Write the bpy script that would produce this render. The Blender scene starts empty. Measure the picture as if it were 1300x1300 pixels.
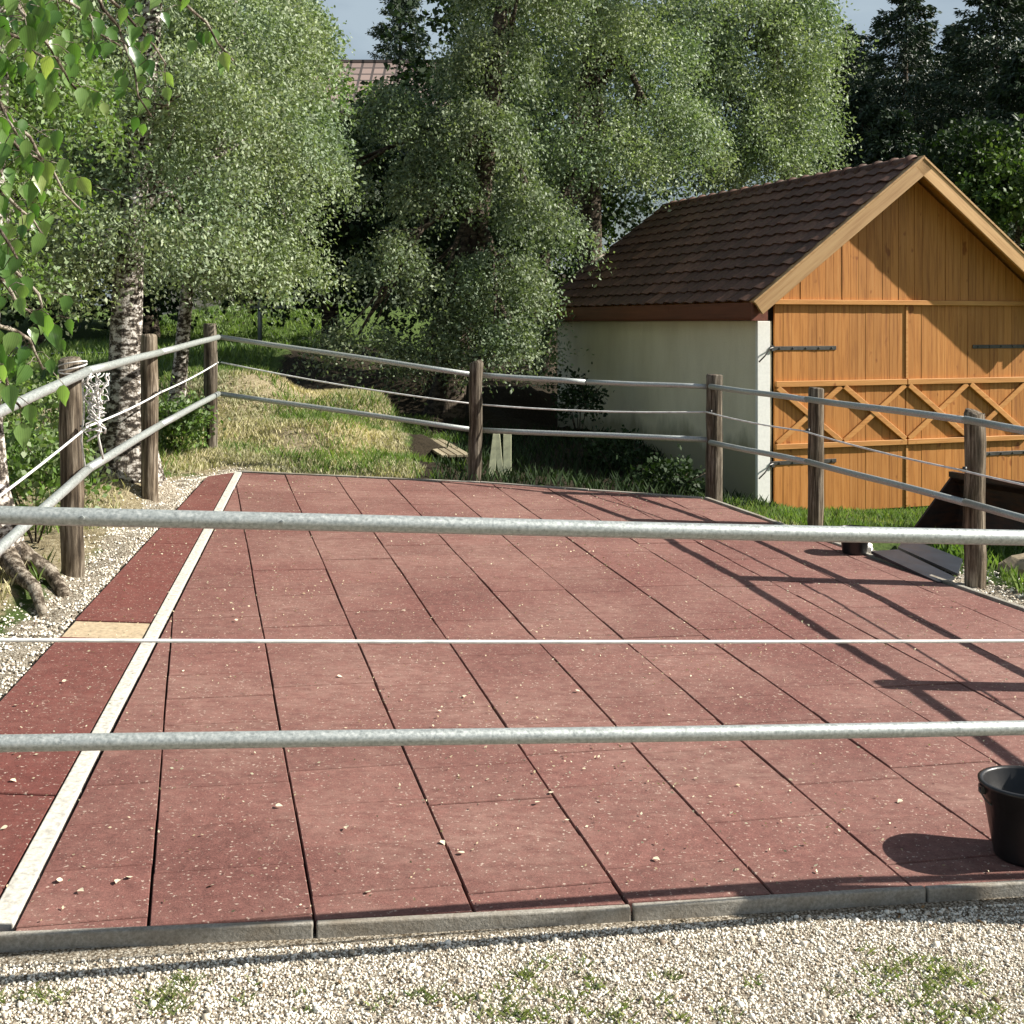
import bpy, math, random
import numpy as np
from mathutils import Vector, Matrix
random.seed(7); rng = np.random.default_rng(7)
sc = bpy.context.scene
# ------------------------------------------------------------------ camera, sky, sun, exposure
CAM_Z = 1.9; F = 1615.0; CY = 410.0
cam_d = bpy.data.cameras.new('camera'); cam = bpy.data.objects.new('camera', cam_d); sc.collection.objects.link(cam)
cam.location = (0, 0, CAM_Z); cam.rotation_euler = (math.radians(90), 0, 0)
cam_d.sensor_width = 36; cam_d.lens = F/1300*36; cam_d.shift_y = -(650-CY)/1300; cam_d.clip_end = 2000; cam_d.clip_start = .05
sc.camera = cam
SUN_EL = math.radians(35.5); SUN_DIR = Vector((math.cos(SUN_EL)*.999, math.cos(SUN_EL)*.025, math.sin(SUN_EL))).normalized()
w = bpy.data.worlds.new('World'); sc.world = w; w.use_nodes = True
nt = w.node_tree; bg = nt.nodes['Background']
sky = nt.nodes.new('ShaderNodeTexSky'); sky.sky_type = 'NISHITA'; sky.sun_disc = False
sky.sun_elevation = SUN_EL; sky.sun_rotation = math.atan2(SUN_DIR.x, SUN_DIR.y); sky.dust_density = 2.0
tcw = nt.nodes.new('ShaderNodeTexCoord'); mpw = nt.nodes.new('ShaderNodeMapping'); mpw.inputs['Scale'].default_value = (1, 1, 3)
cn = nt.nodes.new('ShaderNodeTexNoise'); cn.inputs['Scale'].default_value = 2.4; cn.inputs['Detail'].default_value = 6
cr = nt.nodes.new('ShaderNodeValToRGB'); cr.color_ramp.elements[0].position = .42; cr.color_ramp.elements[1].position = .62
cmx = nt.nodes.new('ShaderNodeMix'); cmx.data_type = 'RGBA'; cmx.inputs[7].default_value = (5.0, 6.1, 7.0, 1)
nt.links.new(tcw.outputs['Generated'], mpw.inputs[0]); nt.links.new(mpw.outputs[0], cn.inputs[0]); nt.links.new(cn.outputs[0], cr.inputs[0]); nt.links.new(cr.outputs[0], cmx.inputs[0])
nt.links.new(sky.outputs[0], cmx.inputs[6]); nt.links.new(cmx.outputs[2], bg.inputs[0]); bg.inputs[1].default_value = .045
sd = bpy.data.lights.new('sun', 'SUN'); sd.energy = 5.0; sd.angle = math.radians(.5); sd.color = (1, .95, .86)
so = bpy.data.objects.new('sun', sd); sc.collection.objects.link(so)
so.rotation_euler = SUN_DIR.to_track_quat('Z', 'Y').to_euler()
vs = sc.view_settings; vs.view_transform = 'Standard'; vs.look = 'None'; vs.exposure = 1.0; vs.gamma = 1; vs.use_curve_mapping = False
sc.cycles.max_bounces = 6; sc.cycles.transparent_max_bounces = 4; sc.cycles.diffuse_bounces = 3; sc.cycles.glossy_bounces = 2

COL = sc.collection
# ------------------------------------------------------------------ helpers
A_, B_ = -.0328, .0297                       # slope of the paved yard
def plane(X, Y): return A_*X + B_*Y
def P(px, py, Y):                            # point at a measured distance
    return Vector(((px-650)/F*Y, Y, CAM_Z-(py-CY)/F*Y))
def G(px, py):                               # point on the paved yard
    x = px-650; Y = F*CAM_Z/((py-CY)-(-47.9+.0328*x)); X = x/F*Y
    return Vector((X, Y, plane(X, Y)))
def link(o, parent=None):
    COL.objects.link(o)
    if parent: o.parent = parent
    return o
def props(o, label=None, cat=None, group=None, kind=None):
    if label: o['label'] = label
    if cat: o['category'] = cat
    if group: o['group'] = group
    if kind: o['kind'] = kind
    return o
def thing(name, label, cat, loc=(0, 0, 0), rotz=0, group=None):
    o = bpy.data.objects.new(name, None); o.location = loc; o.rotation_euler = (0, 0, rotz); link(o)
    o.empty_display_size = .2
    return props(o, label, cat, group)
class MB:
    def __init__(s): s.v = []; s.f = []
    def add(s, vs, fs):
        n = len(s.v); s.v += [tuple(v) for v in vs]; s.f += [tuple(i+n for i in f) for f in fs]; return s
    def box(s, x0, x1, y0, y1, z0, z1, M=None):
        vs = [Vector(p) for p in ((x0,y0,z0),(x1,y0,z0),(x1,y1,z0),(x0,y1,z0),(x0,y0,z1),(x1,y0,z1),(x1,y1,z1),(x0,y1,z1))]
        if M: vs = [M @ v for v in vs]
        return s.add(vs, [(0,3,2,1),(4,5,6,7),(0,1,5,4),(1,2,6,5),(2,3,7,6),(3,0,4,7)])
    def bar(s, a, b, wid, th, up=Vector((0, 0, 1))):       # rectangular bar a->b, wid across, th along up
        a, b = Vector(a), Vector(b); d = (b-a).normalized(); side = d.cross(up).normalized(); u = side.cross(d).normalized()
        vs = [p+side*sx*wid/2+u*sy*th/2 for p in (a, b) for sx, sy in ((-1,-1),(1,-1),(1,1),(-1,1))]
        return s.add(vs, [(3,2,1,0),(4,5,6,7),(0,1,5,4),(1,2,6,5),(2,3,7,6),(3,0,4,7)])
    def tube(s, pts, r, seg=10, cap=True):
        pts = [Vector(p) for p in pts]; rs = r if isinstance(r, (list, tuple)) else [r]*len(pts)
        n0 = len(s.v); ref = None
        for i, p in enumerate(pts):
            d = (pts[min(i+1, len(pts)-1)]-pts[max(i-1, 0)]).normalized()
            if ref is None: ref = Vector((0, 0, 1)) if abs(d.z) < .9 else Vector((1, 0, 0))
            a = d.cross(ref).normalized(); b = a.cross(d).normalized(); ref = b
            for k in range(seg):
                t = 2*math.pi*k/seg; s.v.append(tuple(p+(a*math.cos(t)+b*math.sin(t))*rs[i]))
        for i in range(len(pts)-1):
            for k in range(seg):
                s.f.append((n0+i*seg+k, n0+i*seg+(k+1) % seg, n0+(i+1)*seg+(k+1) % seg, n0+(i+1)*seg+k))
        if cap:
            s.f.append(tuple(n0+k for k in range(seg))[::-1]); s.f.append(tuple(n0+(len(pts)-1)*seg+k for k in range(seg)))
        return s
    def lathe(s, prof, seg=24, c=(0, 0)):
        n0 = len(s.v)
        for r, z in prof:
            for k in range(seg):
                t = 2*math.pi*k/seg; s.v.append((c[0]+r*math.cos(t), c[1]+r*math.sin(t), z))
        for i in range(len(prof)-1):
            for k in range(seg):
                s.f.append((n0+i*seg+k, n0+i*seg+(k+1) % seg, n0+(i+1)*seg+(k+1) % seg, n0+(i+1)*seg+k))
        return s
    def mesh(s, name, mat, smooth=False):
        me = bpy.data.meshes.new(name); me.from_pydata(s.v, [], s.f); me.update()
        if mat: me.materials.append(mat)
        if smooth: me.polygons.foreach_set('use_smooth', [True]*len(me.polygons))
        return me
    def build(s, name, mat, parent=None, smooth=False):
        return link(bpy.data.objects.new(name, s.mesh(name, mat, smooth)), parent)
def obj(name, me, parent=None): return link(bpy.data.objects.new(name, me), parent)
def bevel(o, wd=.004, seg=2):
    m = o.modifiers.new('bevel', 'BEVEL'); m.width = wd; m.segments = seg; m.limit_method = 'ANGLE'; return o
def quads(name, V, mat, tone=None, parent=None):           # V (n,4,3)
    n = len(V); me = bpy.data.meshes.new(name)
    me.vertices.add(n*4); me.vertices.foreach_set('co', V.reshape(-1).astype(np.float32))
    me.loops.add(n*4); me.loops.foreach_set('vertex_index', np.arange(n*4, dtype=np.int32))
    me.polygons.add(n); me.polygons.foreach_set('loop_start', np.arange(0, n*4, 4, dtype=np.int32)); me.polygons.foreach_set('loop_total', np.full(n, 4, dtype=np.int32))
    me.update(calc_edges=True)
    if tone is None: tone = rng.random(n)
    a = me.attributes.new('tone', 'FLOAT', 'FACE'); a.data.foreach_set('value', tone.astype(np.float32))
    me.materials.append(mat)
    return obj(name, me, parent)
def norm(a): return a/np.maximum(np.linalg.norm(a, axis=-1, keepdims=True), 1e-9)

# ------------------------------------------------------------------ materials
class Mat:
    def __init__(s, name, rough=.6, spec=.5, metal=0):
        s.m = bpy.data.materials.new(name); s.m.use_nodes = True; s.t = s.m.node_tree; s.b = s.t.nodes['Principled BSDF']
        s.b.inputs['Roughness'].default_value = rough; s.b.inputs['Specular IOR Level'].default_value = spec; s.b.inputs['Metallic'].default_value = metal
    def n(s, t, **kw):
        x = s.t.nodes.new(t)
        for k, v in kw.items():
            if k.startswith('i_'): x.inputs[k[2:].replace('_', ' ')].default_value = v
            else: setattr(x, k, v)
        return x
    def l(s, a, b): s.t.links.new(a, b)
    def coords(s, scale=(1, 1, 1), obj_=True):
        tc = s.n('ShaderNodeTexCoord'); mp = s.n('ShaderNodeMapping'); mp.inputs['Scale'].default_value = scale
        s.l(tc.outputs['Object' if obj_ else 'Generated'], mp.inputs[0]); return mp.outputs[0]
    def wpos(s, scale=(1, 1, 1), rot=(0, 0, 0)):
        g = s.n('ShaderNodeNewGeometry'); mp = s.n('ShaderNodeMapping'); mp.inputs['Scale'].default_value = scale; mp.inputs['Rotation'].default_value = rot
        s.l(g.outputs['Position'], mp.inputs[0]); return mp.outputs[0]
    def noise(s, vec, scale, detail=4, rough=.55):
        x = s.n('ShaderNodeTexNoise'); x.inputs['Scale'].default_value = scale; x.inputs['Detail'].default_value = detail; x.inputs['Roughness'].default_value = rough
        s.l(vec, x.inputs['Vector']); return x.outputs['Fac']
    def ramp(s, fac, stops):
        x = s.n('ShaderNodeValToRGB'); e = x.color_ramp.elements
        while len(e) < len(stops): e.new(.5)
        for q, (p, c) in zip(e, stops): q.position = p; q.color = (*c, 1) if len(c) == 3 else c
        s.l(fac, x.inputs[0]); return x.outputs[0]
    def mix(s, fac, a, b, mode='MIX'):
        x = s.n('ShaderNodeMix', data_type='RGBA', blend_type=mode)
        for i, v in ((0, fac), (6, a), (7, b)):
            if isinstance(v, (int, float)): x.inputs[i].default_value = v
            elif isinstance(v, tuple): x.inputs[i].default_value = (*v, 1)
            else: s.l(v, x.inputs[i])
        return x.outputs[2]
    def col(s, c):
        if isinstance(c, tuple): s.b.inputs['Base Color'].default_value = (*c, 1)
        else: s.l(c, s.b.inputs['Base Color'])
        return s
    def bump(s, h, strength=.3, dist=.01, prev=None):
        x = s.n('ShaderNodeBump'); x.inputs['Strength'].default_value = strength; x.inputs['Distance'].default_value = dist
        s.l(h, x.inputs['Height'])
        if prev: s.l(prev, x.inputs['Normal'])
        s.l(x.outputs[0], s.b.inputs['Normal']); return x.outputs[0]
    def rnd(s): return s.n('ShaderNodeObjectInfo').outputs['Random']
    def attr(s, name): return s.n('ShaderNodeAttribute', attribute_name=name).outputs['Fac']

def m_wood(name, c1, c2, c3, axis='z', rough=.55, rndamt=.35, gs=1.0):
    m = Mat(name, rough, .35); sc_ = {'z': (30*gs, 30*gs, 1.6), 'x': (1.6, 30*gs, 30*gs), 'y': (30*gs, 1.6, 30*gs)}[axis]
    v = m.coords(sc_); r = m.rnd()
    ad = m.n('ShaderNodeVectorMath', operation='ADD'); m.l(v, ad.inputs[0])
    cb = m.n('ShaderNodeCombineXYZ'); ml = m.n('ShaderNodeMath', operation='MULTIPLY'); m.l(r, ml.inputs[0]); ml.inputs[1].default_value = 37
    for i in range(3): m.l(ml.outputs[0], cb.inputs[i])
    m.l(cb.outputs[0], ad.inputs[1]); g = m.noise(ad.outputs[0], 1.0, 6, .65)
    c = m.ramp(g, [(.28, c1), (.5, c2), (.72, c3)])
    tint = m.ramp(r, [(0, (1-rndamt,)*3), (1, (1, 1, 1))]); c = m.mix(1.0, c, tint, 'MULTIPLY')
    ad2 = m.n('ShaderNodeVectorMath', operation='ADD'); m.l(m.coords((3, 3, 2)), ad2.inputs[0]); m.l(cb.outputs[0], ad2.inputs[1]); kn = m.noise(ad2.outputs[0], 2.2, 2); kr = m.ramp(kn, [(.68, (1, 1, 1)), (.74, (.58, .45, .38))]); c = m.mix(1.0, c, kr, 'MULTIPLY')
    m.col(c); m.bump(g, .35, .004); return m.m
WOOD = m_wood('stained pine boards', (.30, .108, .024), (.50, .205, .046), (.58, .265, .078), rndamt=.2)
WOODB = m_wood('pale pine trim', (.42, .22, .085), (.60, .36, .16), (.68, .44, .21), 'x')
WOODT = m_wood('stained pine battens', (.42, .17, .045), (.56, .26, .075), (.64, .33, .11), 'x', rndamt=.15)
FASCIA = m_wood('dark red brown fascia', (.10, .028, .014), (.15, .042, .022), (.20, .06, .03), 'y')
PLANKG = m_wood('weathered boards', (.22, .17, .11), (.36, .30, .2), (.48, .42, .3), 'y')
def m_post():
    m = Mat('weathered round post', .85, .2); v = m.coords((48, 48, 2.6)); r = m.rnd()
    g = m.noise(v, 1, 6, .7); c = m.ramp(g, [(.36, (.04, .032, .024)), (.5, (.15, .125, .095)), (.62, (.36, .32, .26))])
    big = m.noise(m.coords((2, 2, 1)), 2.5, 3); c = m.mix(1.0, c, m.ramp(big, [(.35, (.55, .5, .45)), (.65, (1, 1, 1))]), 'MULTIPLY')
    c = m.mix(1.0, c, m.ramp(r, [(0, (.75, .75, .75)), (1, (1.1, 1.05, 1))]), 'MULTIPLY')
    m.col(c); m.bump(g, .8, .012); return m.m
POST = m_post()
def m_pipe():
    m = Mat('galvanised pipe', .48, .5, .55); v = m.coords((9, 40, 40)); g = m.noise(m.coords((1, 1, 1)), 90, 5, .75); h = m.noise(m.coords((1, 1, 1)), 4, 4, .6)
    c = m.ramp(g, [(.3, (.24, .26, .25)), (.5, (.42, .45, .435)), (.7, (.58, .60, .58))])
    c = m.mix(m.ramp(h, [(.62, (0, 0, 0)), (.78, (.55, .55, .55))]), c, (.26, .18, .11))
    m.col(c); m.l(m.ramp(g, [(.3, (.38,)*3), (.7, (.6,)*3)]), m.b.inputs['Roughness']); m.bump(g, .25, .002); return m.m
PIPE = m_pipe()
def simple(name, c, rough=.6, spec=.5, metal=0, ns=12, amt=.3, bs=.2, bd=.005):
    m = Mat(name, rough, spec, metal); g = m.noise(m.coords(), ns, 5, .6)
    d = tuple(x*(1-amt) for x in c); u = tuple(min(1, x*(1+amt)) for x in c)
    m.col(m.ramp(g, [(.3, d), (.7, u)])); m.bump(g, bs, bd); return m.m
WIRE = simple('white fence wire', (.72, .72, .70), .5)
BLACKP = simple('black plastic', (.012, .012, .013), .38, .5)
INSUL = simple('black insulator plastic', (.02, .02, .02), .5)
STEEL = simple('dark iron strap', (.09, .085, .08), .5, .5, .7)
def m_stucco():
    m = Mat('cream render', .92, .2); g = m.noise(m.coords(), 60, 5, .6); h = m.noise(m.wpos((1, 1, .35)), 2.2, 5, .65)
    c = m.ramp(g, [(.3, (.74, .68, .52)), (.7, (.82, .76, .60))]); c = m.mix(1.0, c, m.ramp(h, [(.3, (.84, .83, .80)), (.65, (1, 1, 1))]), 'MULTIPLY')
    sx = m.n('ShaderNodeSeparateXYZ'); m.l(m.wpos(), sx.inputs[0]); ad = m.n('ShaderNodeMath', operation='MULTIPLY_ADD'); m.l(h, ad.inputs[0]); ad.inputs[1].default_value = -.9; m.l(sx.outputs[2], ad.inputs[2])
    c = m.mix(m.ramp(ad.outputs[0], [(-.0, (.75,)*3), (.22, (0,)*3)]), c, (.22, .20, .12)); m.col(c); m.bump(g, .5, .005); return m.m
STUCCO = m_stucco()
WHITEP = simple('white painted pier', (.78, .77, .73), .85, .3, 0, 30, .06, .3, .003)
DARK = simple('painted interior shade', (.03, .025, .02), .9)
def m_kerb():
    m = Mat('concrete kerb', .9, .2); g = m.noise(m.wpos(), 90, 4, .7); h = m.noise(m.wpos(), 5, 4)
    c = m.ramp(g, [(.3, (.20, .185, .155)), (.7, (.40, .375, .33))]); c = m.mix(m.ramp(h, [(.45, (0,)*3), (.75, (.8,)*3)]), c, (.17, .13, .085))  # concrete and dirt tones darkened to carry the rail shadow
    m.col(c); m.bump(g, .5, .006); return m.m
KERB = m_kerb()
STRIP = simple('pale concrete strip', (.50, .475, .42), .9, .2, 0, 45, .35, .5, .004)
def m_mat(name, c1, c2, dust=.5):
    m = Mat(name, .82, .3); p = m.wpos(); r = m.rnd()
    g = m.noise(p, 130, 4, .9); mid = m.noise(p, 22, 4, .6); big = m.noise(p, 1.1, 5, .6)
    st = m.noise(m.wpos((3.2, 7, 3), (0, 0, -.243)), 3.2, 8, .8)
    c = m.ramp(g, [(.3, c1), (.7, c2)])
    c = m.mix(1.0, c, m.ramp(r, [(0, (.90, .89, .89)), (1, (1.08, 1.07, 1.07))]), 'MULTIPLY')
    c = m.mix(1.0, c, m.ramp(mid, [(.3, (.74, .71, .71)), (.7, (1.16, 1.16, 1.16))]), 'MULTIPLY')
    d = m.n('ShaderNodeMath', operation='MULTIPLY'); m.l(m.ramp(big, [(.36, (0,)*3), (.66, (1,)*3)]), d.inputs[0]); m.l(m.ramp(st, [(.4, (.15,)*3), (.7, (1,)*3)]), d.inputs[1])
    d2 = m.n('ShaderNodeMath', operation='MULTIPLY'); m.l(d.outputs[0], d2.inputs[0]); d2.inputs[1].default_value = dust
    c = m.mix(d2.outputs[0], c, (.33, .205, .165))
    sp = m.noise(p, 75, 2, .5); c = m.mix(m.ramp(sp, [(.64, (0,)*3), (.72, (.8,)*3)]), c, (.52, .42, .34))
    m.col(c); m.bump(g, .6, .004); return m.m
MATR = m_mat('red rubber granulate', (.070, .027, .023), (.262, .115, .095), .85)
MATL = m_mat('deeper red rubber granulate', (.085, .024, .020), (.205, .065, .052), .3)
def m_leaf(name, c1, c2, back, rough=.42, trans=.35, spec=.5):
    m = Mat(name, rough, spec); t = m.attr('tone'); c = m.ramp(t, [(0, c1), (1, c2)])
    g = m.n('ShaderNodeNewGeometry'); c = m.mix(g.outputs['Backfacing'], c, back)
    big = m.noise(m.wpos(), .9, 3); c = m.mix(1.0, c, m.ramp(big, [(.35, (.7, .78, .72)), (.65, (1.15, 1.1, 1.0))]), 'MULTIPLY')
    m.col(c); tr = m.n('ShaderNodeBsdfTranslucent'); m.l(m.mix(1.0, c, (1.3, 1.5, .6), 'MULTIPLY'), tr.inputs[0])
    mx = m.n('ShaderNodeMixShader'); mx.inputs[0].default_value = trans
    m.l(m.b.outputs[0], mx.inputs[1]); m.l(tr.outputs[0], mx.inputs[2]); m.l(mx.outputs[0], m.t.nodes['Material Output'].inputs[0]); return m.m
LEAF = m_leaf('small grey green leaves', (.05, .085, .03), (.36, .43, .26), (.30, .35, .25), .55, .22, .3)  # pale end of the tone stands in for glints on the leaves
LEAFG = m_leaf('fresh green leaves', (.05, .11, .02), (.22, .33, .09), (.2, .26, .14), .5, .3, .35)
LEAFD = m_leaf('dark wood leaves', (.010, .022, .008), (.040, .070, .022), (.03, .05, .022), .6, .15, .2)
NEEDLE = m_leaf('dark spruce needles', (.012, .027, .013), (.05, .085, .034), (.025, .045, .022), .55, .05)
GRASSG = m_leaf('green grass blades', (.06, .12, .02), (.20, .28, .07), (.14, .2, .06), .5, .35)
LEAFC = m_leaf('shaded grey green leaves', (.025, .045, .018), (.27, .33, .19), (.22, .26, .18), .55, .2, .3)  # darker copy of the leaf colour, carries the shade of the middle crown
GRASSW = m_leaf('weedy grass blades', (.05, .085, .02), (.34, .36, .16), (.2, .22, .1), .6, .3, .3)
LEAFM = m_leaf('mid green leaves', (.03, .06, .015), (.12, .19, .045), (.1, .14, .05), .55, .25, .3)
GRASSD = m_leaf('dry grass blades', (.24, .22, .12), (.66, .60, .43), (.52, .47, .33), .75, .2, .2)
BIGLEAF = None
def m_bark(name, dark, mid, light, sc_=(6, 6, 14)):
    m = Mat(name, .85, .25); g = m.noise(m.coords(sc_), 1.6, 6, .7); h = m.noise(m.coords((20, 20, 5)), 2, 5, .7)
    c = m.ramp(g, [(.44, dark), (.5, mid), (.57, light)]); c = m.mix(1.0, c, m.ramp(h, [(.3, (.65,)*3), (.7, (1,)*3)]), 'MULTIPLY')
    m.col(c); m.bump(h, .9, .02); return m.m
BIRCH = m_bark('birch bark', (.035, .028, .022), (.16, .13, .10), (.66, .62, .57), (9, 9, 15))
BARK = m_bark('dark bark', (.03, .022, .016), (.08, .06, .04), (.14, .11, .08))
ROOTB = m_bark('root bark', (.06, .045, .03), (.20, .16, .12), (.42, .37, .30), (9, 9, 9))

# ------------------------------------------------------------------ terrain
POLY = [(-2.04, 3.50), (3.62, 4.53), (3.38, 6.5), (3.155, 7.84), (1.74, 11.71), (-.30, 12.2), (-2.66, 12.38), (-2.88, 12.02)]
def inside(X, Y, poly, grow=0.0):
    X = np.asarray(X); Y = np.asarray(Y); d = np.full(X.shape, 1e9); ins = np.ones(X.shape, bool)
    n = len(poly)
    for i in range(n):
        (x0, y0), (x1, y1) = poly[i], poly[(i+1) % n]; L = math.hypot(x1-x0, y1-y0)
        s = ((x1-x0)*(Y-y0)-(y1-y0)*(X-x0))/L; d = np.minimum(d, s)
    return d      # >0 inside (nearly convex yard)
CP = [(-3.3,11,.62),(-3.4,7.6,.44),(-2.95,9.3,.37),(-5,8,.7),(-5,12,1.0),(-8,10,1.3),(-4,5.5,.35),(-2.7,4.5,.18),(-2.75,6.5,.27),
 (-3.5,15.8,1.28),(-2,16,1.02),(-1.25,13.2,.45),(-.9,16,.42),(-.85,14.2,.30),(-.8,15.2,.33),(-1.5,17.2,.6),(-2.4,13.1,.50),(-3.22,13.6,.53),(-4.2,14,.85),(-2.2,14.5,.78),(-1.2,14.6,.62),
 (-4.3,22,1.45),(-7.5,25,1.44),(-5,35,2.33),(-12,30,2),(0,20,.9),(-1.5,19,1.2),
 (2.69,14,-.068),(3,14,-.2),(4.1,14.7,-.27),(5.5,14.5,-.3),(3.4,12.5,-.12),(2.2,12.6,.03),(1.2,12.6,.2),(.9,13.4,.16),(.7,19.4,.2),(-.3,14,.34),(0,16,.4),(.3,13,.3),
 (3.4,8.6,.14),(4,9,.05),(4.5,7,-.05),(5,12,-.25),(4.2,5,-.03),(6,6,-.1),(2.6,11,.15),(2.3,12,.1),
 (0,40,2.5),(20,40,3),(-20,40,3),(10,25,.5),(20,20,0),(-10,0,0),(10,0,-.3),(0,80,5),(-60,80,5),(60,80,6),(80,20,3),(-80,20,4),(0,-3,-.25),
 (0,3.2,-.03),(-1.5,3.0,.02),(1.5,3.3,-.06),(-2,3.2,.03),(3,3.9,-.1),(0,2,-.1),(-.6,3.45,-.01),(.8,3.75,-.03),(2,4.0,-.06)]
CP = np.array(CP)
for gx in np.arange(-2.7, 3.6, .6):
    for gy in np.arange(3.8, 12.6, .7):
        if inside(gx, gy, POLY) > -.15: CP = np.vstack([CP, (gx, gy, plane(gx, gy)-.05)])
def hz(X, Y):
    X = np.asarray(X, float); Y = np.asarray(Y, float); sh = X.shape; x = X.ravel(); y = Y.ravel()
    out = np.empty(x.size)
    for i in range(0, x.size, 20000):
        dx = x[i:i+20000, None]-CP[None, :, 0]; dy = y[i:i+20000, None]-CP[None, :, 1]
        w_ = 1/(dx*dx+dy*dy+.02)**2.0; out[i:i+20000] = (w_*CP[None, :, 2]).sum(1)/w_.sum(1)
    out = out.reshape(sh); pl = plane(np.clip(X, -8, 8), np.clip(Y, 0, 20))
    d = inside(X, Y, POLY); k = np.clip((d+.25)/.25, 0, 1)            # meets the edge of the paving
    out = out*(1-k)+(pl-.012)*k
    front = np.clip((3.95+.183*(X-.3)-Y)/.12+.5, 0, 1)*np.clip((4.3-np.abs(X))/.6, 0, 1)
    out = np.where(d > -.02, pl-.07, out)
    fr = (Y < 3.62+.183*(X+1.455)-.03+.25) & (d < .25)
    kf = np.clip((3.93+.183*X-Y)/.03, 0, 1)*np.clip((X+2.6)/.3, 0, 1)*np.clip((4.6-X)/.4, 0, 1)*np.clip((Y-1)/1, 0, 1)
    return out*(1-kf)+(pl-.038)*kf
def H(X, Y): return float(hz(np.array([X]), np.array([Y]))[0])
xs = np.unique(np.concatenate([np.arange(-7, 7.01, .07), np.arange(-30, 30, .8), np.linspace(-300, 300, 61)]).round(3))
ys = np.unique(np.concatenate([np.arange(2.4, 20, .07), np.arange(-10, 60, .8), np.linspace(-60, 500, 57)]).round(3))
gx, gy = np.meshgrid(xs, ys); z = hz(gx, gy)
rough = np.where(inside(gx, gy, POLY) > -.1, 0, .012)*(np.abs(gx) < 8)*(gy > 4.2)
z = z+rough*rng.standard_normal(z.shape)
me = bpy.data.meshes.new('ground'); nx, ny = len(xs), len(ys)
co = np.stack([gx, gy, z], -1).reshape(-1, 3).astype(np.float32)
me.vertices.add(nx*ny); me.vertices.foreach_set('co', co.ravel())
ii, jj = np.meshgrid(np.arange(nx-1), np.arange(ny-1)); a = (jj*nx+ii).ravel(); fv = np.stack([a, a+1, a+nx+1, a+nx], 1).astype(np.int32)
me.loops.add(fv.size); me.loops.foreach_set('vertex_index', fv.ravel()); me.polygons.add(len(fv))
me.polygons.foreach_set('loop_start', np.arange(0, fv.size, 4, dtype=np.int32)); me.polygons.foreach_set('loop_total', np.full(len(fv), 4, dtype=np.int32))
me.update(calc_edges=True); me.polygons.foreach_set('use_smooth', [True]*len(fv))
dd = inside(gx, gy, POLY).ravel(); X = gx.ravel(); Y = gy.ravel()
grav = np.clip((.42+dd)/.18, 0, 1); grav[(Y < 4.3+.183*X) & (np.abs(X) < 9)] = 1; grav[(X > .0) & (Y > 11.7)] = 0
grav = np.where((X > 3) & (Y < 8.4) & (Y > 4), np.clip((1.0+dd)/.5, 0, 1), grav)
grav = np.where((X < -2) & (Y > 4.3), np.clip((.46+dd)/.3, 0, 1), grav)
dry = np.clip((Y-12.2)/.5, 0, 1)*np.clip((16.8-Y)/1.0, 0, 1)*np.clip((-1.0-X)/.4, 0, 1); dry = np.maximum(dry, np.clip((-2.6-X)/.4, 0, 1)*np.clip((13-Y)/1, 0, 1)*.75)
painted_shade = np.clip((X+1.35)/.4, 0, 1)*np.clip((Y-12)/.5, 0, 1)*np.clip((2.6-X)/.4, 0, 1)  # dark ground colour stands in for shade behind the bank and under trees
painted_shade = np.maximum(painted_shade, np.clip((Y-16.5)/.6, 0, 1)*np.clip((30-Y)/.6, 0, 1)*np.clip((X+3.9+(Y-17)*.03)/.6, 0, 1)*np.clip((9-X)/1, 0, 1))
painted_shade = np.maximum(painted_shade, np.clip((Y-26)/4, 0, 1)*np.clip((X+1)/2, 0, 1))
for nm, arr in (('gravel', grav), ('dry', dry), ('painted_shade', painted_shade)):
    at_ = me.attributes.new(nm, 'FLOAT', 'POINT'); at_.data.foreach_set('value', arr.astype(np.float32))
def m_ground():
    m = Mat('ground of grass, soil and gravel', .95, .15); p = m.wpos()
    n1 = m.noise(p, 6, 6, .7); n2 = m.noise(p, 120, 3, .7); n3 = m.noise(p, 30, 5, .75)
    green = m.ramp(n3, [(.3, (.035, .06, .015)), (.7, (.13, .19, .05))])
    dryc = m.ramp(n3, [(.3, (.15, .12, .07)), (.5, (.34, .28, .17)), (.7, (.52, .46, .32))])
    shadec = m.ramp(n3, [(.3, (.018, .014, .009)), (.7, (.06, .047, .03))])
    vo = m.n('ShaderNodeTexVoronoi'); m.l(p, vo.inputs['Vector']); vo.inputs['Scale'].default_value = 120
    gr = m.ramp(vo.outputs['Color'], [(0, (.34, .27, .19)), (.5, (.60, .53, .42)), (1, (.80, .75, .65))])
    ed = m.ramp(vo.outputs['Distance'], [(.3, (1, 1, 1)), (.75, (.25, .22, .18))]); gr = m.mix(1.0, gr, ed, 'MULTIPLY')
    def edge(a):
        ad = m.n('ShaderNodeMath', operation='ADD'); m.l(m.attr(a), ad.inputs[0]); sb = m.n('ShaderNodeMath', operation='MULTIPLY_ADD'); m.l(n1, sb.inputs[0]); sb.inputs[1].default_value = .9; sb.inputs[2].default_value = -.45
        m.l(sb.outputs[0], ad.inputs[1]); return m.ramp(ad.outputs[0], [(.42, (0,)*3), (.58, (1,)*3)])
    c = m.mix(edge('dry'), green, dryc); c = m.mix(edge('painted_shade'), c, shadec); c = m.mix(edge('gravel'), c, gr)
    m.col(c); b = m.bump(n3, .6, .03); m.bump(n2, .8, .01, b); return m.m
me.materials.append(m_ground()); ground = props(obj('ground', me), 'gravel and grass ground around the yard', kind='structure')

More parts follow.
